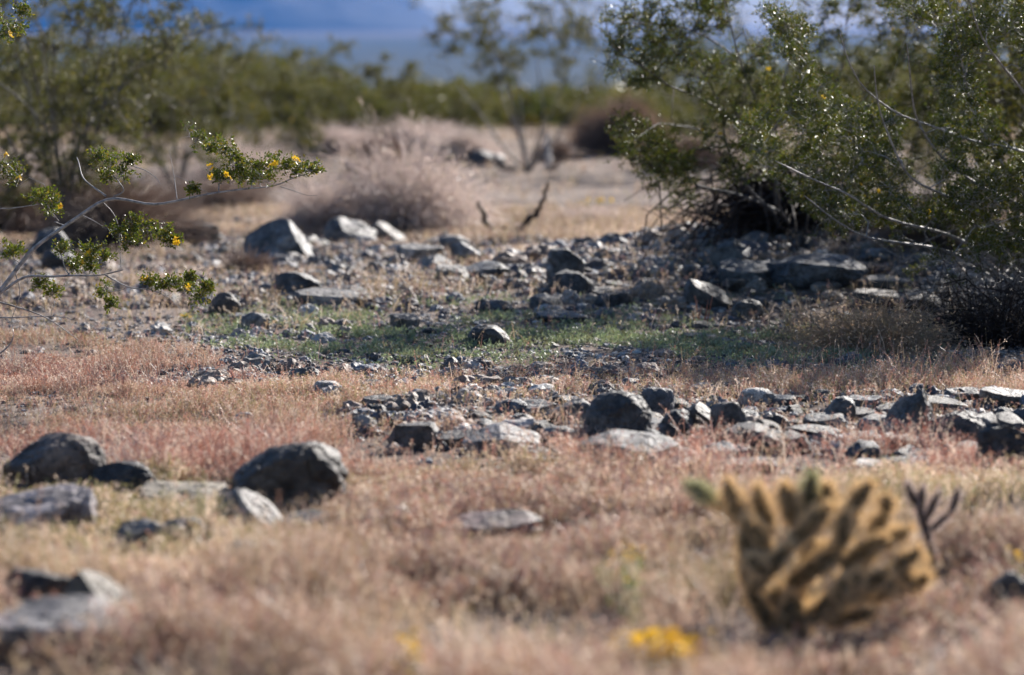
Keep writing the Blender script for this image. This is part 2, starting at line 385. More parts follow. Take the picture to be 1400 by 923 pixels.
ROCKS = [
 # foreground, left
 ((0,597,137,672), 'rounded brown boulder at the left edge, behind the flat lavender slab', 'round', (.95,.75,.64), [(-.5,-.3,.8,.7)]),
 ((312,608,470,712), 'large dark upright boulder with a bright white right edge, biggest in the near grass', 'round', (.5,.43,.38), [(-.6,-.1,.8,.72),(.1,-1,-.1,.6)]),
 ((120,640,214,684), 'low dark rock tucked right of the rounded brown boulder', 'angular', DK, None),
 ((-20,668,122,735), 'flat lavender grey slab at the left edge below the brown boulder', 'slab', (1.7,1.55,1.62), None),
 ((185,664,312,715), 'low olive tan stone sloping into the grass left of the large dark boulder', 'slab', (1.7,1.5,1.15), None),
 ((302,670,386,734), 'curved stone with a white rim leaning at the foot of the large dark boulder', 'tent', WT, [(.75,-.2,.6,.35)]),
 ((385,702,472,732), 'thin bluish slab lying under the large dark boulder', 'slab', BL, None),
 ((150,712,215,757), 'small pale stone sunk in grass beside the pale flat stone', 'angular', PL, None),
 ((205,709,292,752), 'pale flat stone with a curved top sunk in the near grass', 'round', PL, None),
 ((305,742,357,795), 'small white rounded stone alone in the grass below the curved stone', 'round', WT, None),
 ((-10,776,92,845), 'dark brown rock at the left edge above the bottom slab', 'angular', DK, None),
 ((82,785,205,872), 'tan rock sloping down right with a pale straight edge, near bottom left', 'tent', (.85,.7,.5), [(.6,-.1,.75,.3)]),
 ((-30,836,172,912), 'broad pale topped slab in the bottom left corner', 'slab', (1.5,1.45,1.5), [(-.25,-.15,.95,.4),(.6,-.1,.7,.55)]),
 ((585,700,738,748), 'reddish brown ridged rock half hidden by grass in the middle foreground', 'angular', (1.3,.95,.88), [(-.5,-.1,.8,.45)]),
 ((475,698,545,728), 'low grey stone between the large dark boulder and a white tipped stone', 'slab', MD, None),
 ((535,697,577,728), 'white tipped stone just left of the reddish brown ridged rock', 'tent', WT, [(.7,0,.6,.4)]),
 ((1355,790,1412,850), 'blurred grey stone right of the cactus at the right edge', 'round', MD, None),
 # nearer rock line, in focus
 ((800,535,891,608), 'rounded dark boulder standing highest in the nearer rock line', 'round', (.55,.56,.57), [(0,-1,.15,.85)]),
 ((874,538,922,578), 'bluish round stone just behind right of the rounded dark boulder', 'round', (.95,1,1.15), None),
 ((742,550,812,588), 'smooth grey stone sloping up right, left of the rounded dark boulder', 'round', (1,.97,.98), [(-.5,0,.8,.45)]),
 ((675,552,722,576), 'small bluish stone at the left end of the layered ledge', 'round', BL, None),
 ((700,551,762,574), 'flat layered ledge behind the smooth grey stone', 'slab', GY, None),
 ((740,586,800,612), 'grey cobble under the smooth grey stone', 'angular', GY, None),
 ((793,595,928,650), 'long dark grey slab lying in front of the rounded dark boulder', 'slab', (.7,.7,.72), [(-.3,-.2,.9,.5)]),
 ((530,576,598,616), 'squared dark grey block at the left of the nearer rock line', 'angular', (.55,.53,.53), [(0,0,1,.7),(-1,-.2,.1,.75),(0,-1,0,.6)]),
 ((634,584,738,626), 'pale jagged rock with a peaked top, left of the grey cobble', 'angular', (1.5,1.45,1.45), [(-.5,-.2,.75,.4),(.5,-.2,.8,.5)]),
 ((596,590,650,612), 'low grey stone linking the dark block and the pale jagged rock', 'slab', MD, None),
 ((495,545,537,562), 'flat topped stone on the small pile at the left', 'slab', MD, None),
 ((494,557,530,575), 'dark lower stone of the small pile at the left', 'angular', DK, None),
 ((480,572,516,594), 'white stone in front of the small pile at the left', 'angular', WT, None),
 ((905,568,948,602), 'dark bluish stone right of the rounded dark boulder', 'angular', (.5,.56,.62), None),
 ((938,560,985,598), 'leaning brown grey plate beside the dark bluish stone', 'tent', (.8,.72,.68), [(.55,-.2,.8,.4)]),
 ((972,556,1022,604), 'tall brown grey stone with a rough face right of the leaning plate', 'angular', (.7,.64,.6), None),
 ((1012,536,1052,560), 'small white peaked stone at the back of the nearer rock line', 'tent', WT, None),
 ((1050,542,1090,556), 'flat shaded stone beside the white peaked one', 'slab', BL, None),
 ((990,566,1040,588), 'blue grey cobble behind the tall brown grey stone', 'angular', BL, None),
 ((1042,574,1082,597), 'brown cobble between the grey cobbles of the nearer rock line', 'round', BR, None),
 ((1076,586,1152,604), 'thin near black slab in the nearer rock line', 'slab', (.25,.24,.25), None),
 ((1100,572,1156,592), 'grey slab resting behind the near black slab', 'slab', GY, None),
 ((1125,549,1172,582), 'dark blue pointed stone left of the big angular boulder', 'angular', (.45,.52,.6), None),
 ((1158,547,1208,562), 'flat bluish plate behind the dark pointed stone', 'slab', BL, None),
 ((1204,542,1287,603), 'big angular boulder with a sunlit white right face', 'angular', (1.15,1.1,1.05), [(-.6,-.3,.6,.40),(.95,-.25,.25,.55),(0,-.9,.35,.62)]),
 ((1272,570,1352,614), 'brownish rounded rock right of the big angular boulder', 'round', (.95,.82,.78), None),
 ((1342,580,1420,645), 'large dark stone at the right edge of the nearer rock line', 'angular', (.45,.48,.52), None),
 ((1345,536,1410,560), 'pale slab behind, at the right edge', 'slab', PL, None),
 ((1298,534,1348,552), 'pale flat stone left of the pale slab at the right edge', 'slab', PL, None),
 ((1210,594,1262,616), 'flat brown stone at the foot of the big angular boulder', 'slab', BR, None),
 ((1278,612,1312,640), 'upright small grey stone in front of the brownish rounded rock', 'round', GY, None),
 ((1028,590,1078,622), 'brown grey lump in front of the tall brown grey stone', 'round', (.85,.75,.72), None),
 ((960,610,1024,640), 'blue grey slab in front of the leaning plate', 'slab', BL, None),
 ((990,630,1062,655), 'layered grey slab at the front of the nearer rock line', 'slab', MD, None),
 ((898,630,962,656), 'pale wedge of stone right below the long dark grey slab', 'slab', PL, None),
 ((858,636,898,658), 'small dark stone right under the long dark grey slab', 'angular', DK, None),
 ((1160,632,1212,652), 'white flat stone behind the cactus tips', 'slab', WT, None),
 ((1215,628,1275,650), 'dark flat block behind the cactus', 'slab', DK, None),
 ((1310,640,1345,665), 'light speckled stone right of the cactus', 'round', PL, None),
 ((395,504,437,526), 'dark based pale cobble alone in the red grass', 'angular', PL, None),
 ((425,524,466,544), 'white angular cobble below the dark based one in the red grass', 'angular', WT, None),
 ((318,570,345,592), 'little white stone alone in the left grass', 'angular', WT, None),
 ((476,520,522,536), 'low brown stone in the red grass in the centre left', 'slab', BR, None),
 # farther rock line; blue tones put the sky-lit shade into the rock colour
 ((212,298,297,336), 'flat topped dark block at the left of the farther rock line', 'slab', (.5,.48,.46), [(0,0,1,.5),(0,-1,0,.6)]),
 ((330,303,426,363), 'big blue grey peaked boulder with a sunlit right edge', 'tent', (.95,1.02,1.1), [(-.5,-.5,.62,.28),(.85,-.1,.5,.50),(0,-1,.25,.55)]),
 ((442,295,514,340), 'angular grey boulder just right of the big peaked one', 'angular', (1,1,1.05), [(.5,-.3,.8,.45)]),
 ((504,301,553,334), 'smaller brown grey boulder with a pale slanted edge', 'tent', (.85,.78,.74), [(.6,-.2,.75,.35)]),
 ((543,332,607,368), 'pale angular stone below the grey dead shrub', 'angular', WT, None),
 ((594,322,642,345), 'white topped stone behind the pale angular one', 'angular', WT, None),
 ((616,332,657,365), 'blocky blue stone with white cap, left of the forked branch', 'angular', (1.2,1.25,1.35), None),
 ((595,362,640,390), 'low pale slab in the middle of the farther line', 'slab', PL, None),
 ((632,358,697,386), 'dark low slab beside the low pale slab', 'slab', BL, None),
 ((372,372,437,412), 'dark bulky rock under the big peaked boulder', 'angular', (.55,.56,.6), None),
 ((400,394,492,424), 'long slab in front of the dark bulky rock', 'slab', (1.05,1.02,1), None),
 ((284,402,327,435), 'brown lump of rock left of the long slab', 'round', (.8,.68,.6), None),
 ((328,429,368,454), 'small rounded pale rock with its shadow on the gravel', 'round', PL, None),
 ((40,312,92,352), 'blue stone seen behind the flowering branch at the left', 'round', BL, None),
 ((55,342,105,378), 'dark stone under the blue one behind the flowering branch', 'angular', DK, None),
 ((748,342,800,394), 'upright blue block in the middle of the farther line', 'angular', (.75,.85,1), [(0,0,1,.75)]),
 ((533,429,573,452), 'low grey stone lying on the gravel left of centre', 'slab', MD, None),
 ((655,410,702,432), 'dark blue stone behind the white edged dark rock', 'round', (.4,.46,.55), None),
 ((640,445,700,474), 'dark rock with a white right edge on the green gravel', 'round', (.6,.64,.68), [(.8,-.1,.5,.6)]),
 ((733,424,802,444), 'long dark slab on the gravel in the centre', 'slab', (.4,.45,.52), None),
 ((973,331,1032,372), 'blue boulder left under the middle bush', 'angular', (.7,.82,.95), None),
 ((985,360,1062,398), 'dark blue slab below the blue boulder', 'slab', (.5,.6,.7), None),
 ((938,384,1002,428), 'dark leaning plate with a pale edge below the blue boulder', 'tent', (.5,.5,.52), [(.5,-.2,.8,.35)]),
 ((990,380,1056,404), 'dark flat stone with a light rim right of the leaning plate', 'slab', (.6,.6,.6), None),
 ((1000,410,1045,438), 'grey rounded stone at the front right of the leaning plate', 'round', (.9,.88,.85), None),
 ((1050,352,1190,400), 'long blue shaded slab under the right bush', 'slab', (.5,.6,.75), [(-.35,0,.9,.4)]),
 ((1176,342,1222,362), 'bluish stone at the far end of the long shaded slab', 'angular', (.75,.85,1), None),
 ((1110,388,1152,406), 'small pale stone in front of the long shaded slab', 'slab', PL, None),
 ((1170,400,1238,425), 'sunlit tan slab under the right bush', 'slab', (.95,.85,.8), None),
 ((1225,402,1292,430), 'second sunlit tan slab, right of the first', 'slab', (.9,.8,.75), None),
 ((1185,382,1250,404), 'sunlit pale stone above the tan slabs', 'slab', (1.0,.95,.9), None),
 ((640,206,674,230), 'far blue rock left of the bare stemmed bush', 'angular', (.5,.6,.75), None),
 ((666,210,690,226), 'far white stone right beside the far blue rock', 'round', WT, None),
 ((720,285,732,297), 'little white stone in the pale grass near the forked branch', 'round', WT, None),
 ((936,455,980,468), 'short tan stone lying on green weeds at centre right', 'slab', (1.6,1.35,1.1), None),
 ((470,218,500,236), 'white stone in front of the reddish dry shrub', 'round', WT, None),
]
placed = []
for k, (bb, lab, st, tone, pl) in enumerate(ROCKS):
    o = rock(bb, lab, st, tone, pl, seed=100 + k); placed.append((o.location.x, o.location.y, (bb[2] - bb[0]) / 2 * o.location.y / F))

g = ground(700, 342); clear = (g[0], g[1], .5)
# small loose stones: individuals sharing twelve shapes
protos = []
for k in range(12):
    p, f = rock_shape(500 + k, 3, ('angular', 'slab', 'angular', 'round')[k % 4])
    p = p * np.array([.5, .42, 1]); p[:, 2] = np.where(p[:, 2] > 0, p[:, 2] * (.30 if k % 2 else .46), p[:, 2] * .15)
    mb = MB(); mb.add(p, t=f); me_o = mb.build('stone', M_ROCK, smooth=True); me_o.data.set_sharp_from_angle(angle=rad(32)); protos.append(me_o)
used = set()
tones = [GY, MD, MD, PL, WT, BL, BL, DK, BR, DK, (.5, .55, .6), (.6, .6, .62)]
def stones(n, sampler, smin, smax, label, group):
    got = 0; tries = 0
    while got < n and tries < n * 30:
        tries += 1; u, v = sampler(); g = ground(u, v)
        s = smin * (smax / smin) ** (R.random() ** 1.6)
        if any((g[0] - a) ** 2 + (g[1] - b) ** 2 < (r * .7 + s * .2) ** 2 for a, b, r in placed): continue
        k = int(R.integers(12)); pr = protos[k]
        if k in used: o = pr.copy(); COL.objects.link(o)
        else: o = pr; used.add(k)
        o.location = (g[0], g[1], float(gh(g[0], g[1])) - .008); o.rotation_euler = (R.uniform(-.15, .15), R.uniform(-.15, .15), R.uniform(0, 6.28))
        q = R.uniform(.75, 1.3); o.scale = (s * q, s, s * R.uniform(.7, 1.3)); o['tone'] = tones[int(R.integers(len(tones)))]
        tag(o, label, 'stone', group); placed.append((g[0], g[1], s * .45)); got += 1
def tri(a, b, c): return R.triangular(a, b, c)
stones(100, lambda: (R.uniform(640, 1400), tri(545, 600, 655)), .07, .17, 'small loose stone packed among the rocks of the nearer line', 'small stones of the nearer rock line')
stones(24, lambda: (R.uniform(470, 660), tri(545, 590, 625)), .025, .08, 'small stone at the left tail of the nearer rock line', 'small stones at the left tail of the nearer line')
stones(16, lambda: (R.uniform(250, 640), tri(505, 530, 560)), .02, .06, 'little stone scattered in the red grass on the left', 'little stones in the red grass')
stones(85, lambda: (tri(300, 800, 1330), tri(330, 385, 430)), .05, .20, 'loose stone lying between the rocks of the farther line', 'loose stones of the farther rock line')
stones(32, lambda: (R.uniform(30, 460), tri(325, 370, 440)), .05, .15, 'stone on the left bank below the flat topped dark block', 'stones on the left bank')
stones(28, lambda: (R.uniform(500, 1150), tri(415, 440, 475)), .04, .12, 'small dark stone at the edge of the green gravel flat', 'small stones at the edge of the gravel flat')
stones(14, lambda: (R.uniform(1330, 1420) if R.random() < .5 else R.uniform(1150, 1330), tri(600, 640, 690)), .03, .08, 'pale small stone in the grass around the blurred cactus', 'small stones around the cactus')

# gravel: one uncountable mass
def frustum_pts(n, Y0, Y1, mx=.5, px=0):
    """points spread evenly over the ground seen between distances Y0 and Y1, with a margin each side"""
    y = np.sqrt(R.uniform(Y0 ** 2, Y1 ** 2, int(n * 1.5)))
    hw = y * .18 + mx; x = R.uniform(-1, 1, len(y)) * hw
    return x[:n], y[:n]
def vpix(y): return HOR + 4472.0 / y
def upix(x, y): return CX + x * F / y
def in_rock(x, y, k=1.0):
    m = ((x - clear[0]) ** 2 + (y - clear[1]) ** 2) < clear[2] ** 2
    for a, b, r in placed:
        if r > .03:                                # little grows on a rock or right against it
            m |= (((x - a) / (r * .9 * k)) ** 2 + ((y - b + r * .15) / (r * 1.1 * k)) ** 2) < 1
    return m & (R.random(len(x)) < .93)
def gravel(name, n, Y0, Y1, s0, s1, dens, sub, label):
    x, y = frustum_pts(n, Y0, Y1); k = (R.random(len(x)) < dens(x, y)) & (((x - clear[0]) ** 2 + (y - clear[1]) ** 2) > clear[2] ** 2); x, y = x[k], y[k]
    vv, ff = ICO[sub]; n = len(x)
    s = s0 * (s1 / s0) ** (R.random(n) ** 2.2)
    sh = R.uniform(.6, 1.2, (n, 3)) * np.array([1, 1, .5 if s1 < .03 else .7]); rot = R.uniform(0, 6.28, n)
    P = vv[None] * (1 + (.28 if sub < 2 else .14) * R.normal(size=(n, len(vv), 1)).clip(-1.2, 1.2)) * sh[:, None] * s[:, None, None]
    c, si = np.cos(rot)[:, None], np.sin(rot)[:, None]
    X = P[..., 0] * c - P[..., 1] * si + x[:, None]; Yy = P[..., 0] * si + P[..., 1] * c + y[:, None]
    Z = P[..., 2] + (gh(x, y) + s * .1)[:, None]
    pal = np.array([(.30, .28, .27), (.16, .16, .17), (.40, .37, .35), (.08, .08, .09), (.30, .22, .18), (.5, .48, .46), (.2, .22, .26), (.10, .10, .12), (.14, .13, .13), (.22, .21, .2), (.24, .18, .14), (.34, .27, .22)])
    cc = pal[R.integers(len(pal), size=n)] * R.uniform(.8, 1.2, (n, 1))
    mb = MB(); F_ = (np.arange(n)[:, None, None] * len(vv) + ff[None]).reshape(-1, 3)
    mb.add(np.stack([X, Yy, Z], -1).reshape(-1, 3), t=F_, c=np.repeat(cc, len(vv), axis=0))
    tag(mb.build(name, M_PEB, col=True), label, 'gravel', kind='stuff')
def dens_flat(x, y):
    v, u = vpix(y), upix(x, y)
    d = np.exp(-((v - 470) / 45.) ** 2) * np.clip((u - 60) / 150, .15, 1)
    d = np.maximum(d, .8 * np.exp(-((v - 385) / 50.) ** 2))
    d = np.maximum(d, .95 * np.exp(-((v - 590) / 42.) ** 2) * np.clip((u - 430) / 100, 0, 1))
    d = np.maximum(d, .55 * np.exp(-((v - 535) / 22.) ** 2) * np.clip((u - 180) / 100, 0, 1))
    d = np.maximum(d, .32)
    return d * (.35 + .9 * np.clip(.5 + n2(x, y, 1.6, 61), 0, 1))
gravel('gravel', 95000, 7, 19, .005, .024, dens_flat, 1, 'loose pale and dark gravel strewn over the flat between the rock lines')
def dens_rub(x, y):
    v, u = vpix(y), upix(x, y)
    d = np.exp(-((v - 383) / 36.) ** 2) * np.clip((u - 10) / 100, .2, 1)
    d = np.maximum(d, np.exp(-((v - 592) / 34.) ** 2) * np.clip((u - 400) / 150, 0, 1))
    d = np.maximum(d, .3 * np.exp(-((v - 530) / 22.) ** 2) * np.clip((u - 180) / 100, 0, 1))
    d = d * np.where((u > 860) & (v < 343), .15, 1)
    return np.maximum(d, .05 * np.exp(-((v - 450) / 35.) ** 2)) * np.clip(.62 + 1.3 * n2(x, y, 1.5, 62, 3), 0, 1)
gravel('rubble', 70000, 7, 19, .014, .060, dens_rub, 2, 'broken fist sized rubble packed between the rocks of both lines')

def dens_far(x, y):
    v, u = vpix(y), upix(x, y)
    return np.exp(-((v - 378) / 34.) ** 2) * np.clip((u - 150) / 200, .15, 1) * np.clip(.5 + 1.5 * n2(x, y, 1.1, 64, 3), 0, 1) * np.where((u > 860) & (v < 335), .1, 1)
gravel('rubble', 7500, 10.5, 19, .03, .10, dens_far, 2, 'darker blocky rubble heaped along the farther line of rocks')
# ------------------------------------------------------------------ grass
def grass(name, n, Y0, Y1, hfun, dens, colf, label, heads=7, wid=.0011, hs=1.0, mx=.5, cat='grass'):
    x, y = frustum_pts(n, Y0, Y1, mx)
    # gather the stems into tufts
    tx = x + 0; ty = y + 0
    cl = R.integers(0, len(x), len(x)); m = R.random(len(x)) < .65
    x = np.where(m, tx[cl // 14 * 14 % len(x)] + R.normal(0, .022, len(x)), x); y = np.where(m, ty[cl // 14 * 14 % len(x)] + R.normal(0, .022, len(x)), y)
    k = (R.random(len(x)) < dens(x, y)) & ~in_rock(x, y, .62 if Y0 < 5 else 1.0); x, y = x[k], y[k]; n = len(x)
    h = hfun(x, y) * R.uniform(.5, 1.15, n)
    az = R.uniform(0, 6.28, n); lean = R.uniform(.05, .9, n)
    K = 4; t = np.linspace(0, 1, K)
    d = np.stack([np.cos(az), np.sin(az), np.zeros(n)], -1)
    P = np.zeros((n, K, 3)); b = np.stack([x, y, gh(x, y) - .004], -1)
    P = b[:, None] + d[:, None] * (lean * h)[:, None, None] * (t ** 1.7)[None, :, None] * .9
    P[..., 2] += h[:, None] * (t - .25 * lean[:, None] * t ** 2)
    a2 = R.uniform(0, 3.14, n); sd = np.stack([np.cos(a2), np.sin(a2), np.zeros(n)], -1)
    w = wid * R.uniform(.6, 1.3, n)[:, None] * np.array([1, .9, .7, .35])[None]
    Lf = P - sd[:, None] * w[..., None]; Rt = P + sd[:, None] * w[..., None]
    V = np.stack([Lf, Rt], 2).reshape(n, -1, 3)
    i = np.arange(n)[:, None] * (2 * K)
    q = np.concatenate([i + [2 * j, 2 * j + 1, 2 * j + 3, 2 * j + 2] for j in range(K - 1)])
    cs, ch = colf(x, y, n)
    mb = MB(); mb.add(V.reshape(-1, 3), q=q, c=np.repeat(cs, 2 * K, axis=0))
    if heads:
        tt = R.uniform(.55, 1.0, (n, heads)); idx = np.minimum((tt * (K - 1)).astype(int), K - 2); fr = tt * (K - 1) - idx
        r_ = np.arange(n)[:, None]; Q = P[r_, idx] * (1 - fr[..., None]) + P[r_, idx + 1] * fr[..., None]
        D = unit(rdir(n * heads).reshape(n, heads, 3) * .9 + np.array([0, 0, .35]) + d[:, None] * .5)
        L = R.uniform(.004, .0095, (n, heads)) * hs; Wd = L * R.uniform(.22, .4, (n, heads))
        Q = Q + D * L[..., None] * .2
        leaves(mb, Q.reshape(-1, 3), D.reshape(-1, 3), L.ravel(), Wd.ravel(), np.repeat(ch, heads, axis=0))
    tag(mb.build(name, M_GRASS, col=True), label, cat, kind='stuff')
C = lambda *a: np.array(a)
PINK, RUST, BUFF, PALE, OLIVE, MAUVE = C(.50, .29, .24), C(.40, .17, .12), C(.48, .38, .26), C(.74, .64, .55), C(.30, .29, .14), C(.33, .22, .22)
def pick(n, cols, p, x, y, s=70):
    j = R.choice(len(cols), size=n, p=np.array(p) / sum(p)); c = np.array(cols)[j]
    return c * (1 + .22 * n2(x, y, 1.3, s))[:, None] * R.uniform(.75, 1.25, (n, 1))
def col_red(x, y, n):
    k = np.clip(.5 + 1.1 * n2(x, y, .8, 90), 0, 1)[:, None]
    a = pick(n, [PINK, RUST, MAUVE, PALE], [3.2, 1.6, 2.2, 2.8], x, y); b = pick(n, [BUFF, PALE, PINK, OLIVE], [3, 2, 3, .7], x, y)
    c = a * (1 - k) + b * k
    return c * .8, c
def col_near(x, y, n):
    k = np.clip(.45 + 1.2 * n2(x, y, .9, 91), 0, 1)[:, None]
    a = pick(n, [PINK, MAUVE, PALE, BUFF], [1.8, 2.2, 2.8, 2.4], x, y); b = pick(n, [BUFF, PALE, OLIVE, PINK], [2.4, 2.4, 3.6, .3], x, y)
    c = a * (1 - k) + b * k
    return c * .8, c
def col_tan(x, y, n):
    c = pick(n, [BUFF, PALE, MAUVE, OLIVE], [3, 2, 1.5, .6], x, y); return c * .8, c
def dens_mid(x, y):
    v, u = vpix(y), upix(x, y)
    base = np.clip((v - 470) / 60, 0, 1) * np.where(u > 300, np.clip((v - 500) / 45, .12, 1), 1)
    base = np.maximum(base, np.clip((300 - u) / 200, 0, 1) * np.clip((v - 455) / 30, 0, 1))
    rk = np.maximum(np.exp(-((v - 590) / 30.) ** 2) * np.clip((u - 470) / 100, 0, 1), .8 * np.exp(-((v - 520) / 22.) ** 2) * np.clip((u - 330) / 150, 0, 1))
    base = base * (1 - .82 * rk)
    return base * np.clip(.72 + 1.5 * n2(x, y, 2.6, 77, 3), .10, 1)
grass('red_grass', 190000, 7.3, 11.8, lambda x, y: .058 * np.exp(.5 * n2(x, y, 1.2, 33) + .75 * n2(x, y, 5., 43)), dens_mid, col_red,
      'low reddish dry grass around the nearer rocks and on the left', wid=.0010)
grass('foreground_grass', 110000, 4.3, 7.4, lambda x, y: (.098 + .02 * np.clip(x / .5 + .3, -1, 1) + .035 * np.clip(6.2 - y, -.4, 1)) * .8 * (1 - .55 * np.exp(-((x + .88) / .33) ** 2 - ((y - 5.25) / .4) ** 2)) * (1 + .5 * np.exp(-((x + .9) / .5) ** 2 - ((y - 6.1) / .8) ** 2)) * (1 - .6 * np.exp(-((x - .27) / .16) ** 2 - ((y - 4.85) / .4) ** 2)) * (1 - .5 * np.exp(-((x - .62) / .45) ** 2 - ((y - 5.3) / .5) ** 2)) * np.exp(.4 * n2(x, y, 1.1, 34) + .7 * n2(x, y, 5.5, 44)), lambda x, y: np.clip(.62 + 1.6 * n2(x, y, 3.2, 78, 3), .08, 1), col_near,
      'tall pale pink and buff dry grass blurred across the foreground', wid=.0012, heads=7, hs=1.3, mx=.4)
def dens_back(x, y):
    v, u = vpix(y), upix(x, y)
    d = np.where(v < 335, .9, .5) * np.clip(.55 + 1.0 * n2(x, y, .9, 79, 3), .05, 1)
    d = np.where((v > 430) & (v < 500), d * .35, d)
    d = np.maximum(d, .95 * np.exp(-(((u - 1180) / 130.) ** 2 + ((v - 465) / 28.) ** 2)))
    d = np.maximum(d, .8 * np.exp(-(((u - 560) / 110.) ** 2 + ((v - 412) / 18.) ** 2)))
    d = np.maximum(d, .6 * np.exp(-(((u - 380) / 200.) ** 2 + ((v - 385) / 30.) ** 2)))
    d = np.maximum(d, .75 * np.exp(-(((u - 1080) / 220.) ** 2 + ((v - 385) / 50.) ** 2)) * np.clip(.5 + 1.5 * n2(x, y, 1.6, 83, 3), 0, 1))
    return d
grass('dry_grass', 90000, 11.2, 20, lambda x, y: .085 * (1 + .5 * n2(x, y, .9, 35)), dens_back, col_tan,
      'thin tan dry grass between and behind the farther rocks', wid=.0014, hs=1.35)
grass('far_grass', 60000, 20, 75, lambda x, y: .10 + 0 * x, lambda x, y: np.clip(.7 + .9 * n2(x, y, .25, 81), .15, 1), col_tan,
      'pale grass carpeting the open ground behind the dead shrubs', wid=.003, hs=3.0, heads=4, mx=2)

# green annual weeds on the gravel flat
def green():
    n = 56000; x, y = frustum_pts(n, 9.2, 14.5); v, u = vpix(y), upix(x, y)
    d = np.exp(-((v - 470 - (u - 700) * .03) / 30.) ** 2) * np.clip((u - 230) / 150, 0, 1) * np.clip((1330 - u) / 100, 0, 1)
    d *= np.clip(.42 + 1.4 * n2(x, y, 3.0, 55, 3), 0, 1) * .6
    d = np.maximum(d, .9 * np.exp(-(((u - 555) / 26.) ** 2 + ((v - 498) / 7.) ** 2))); d = np.maximum(d, .9 * np.exp(-(((u - 1160) / 30.) ** 2 + ((v - 494) / 8.) ** 2)))
    k = R.random(n) < d; x, y = x[k], y[k]; n = len(x); m = 12
    D = unit(rdir(n * m) + np.array([0, 0, .7])); b = np.repeat(np.stack([x, y, gh(x, y)], -1), m, axis=0) + R.normal(0, .012, (n * m, 3)) * [1, 1, .3]
    b[:, 2] += R.uniform(0, .022, n * m)
    L = R.uniform(.008, .02, n * m); mb = MB()
    pal = np.array([(.22, .29, .19), (.27, .34, .24), (.35, .40, .31), (.22, .23, .15)])
    leaves(mb, b, D, L, L * .4, np.repeat(pal[R.integers(4, size=n)] * R.uniform(.8, 1.2, (n, 1)), m, axis=0))
    tag(mb.build('green_weeds', M_GREEN, col=True), 'low mint green weeds spread over the gravel flat', 'weeds', kind='stuff')
green()

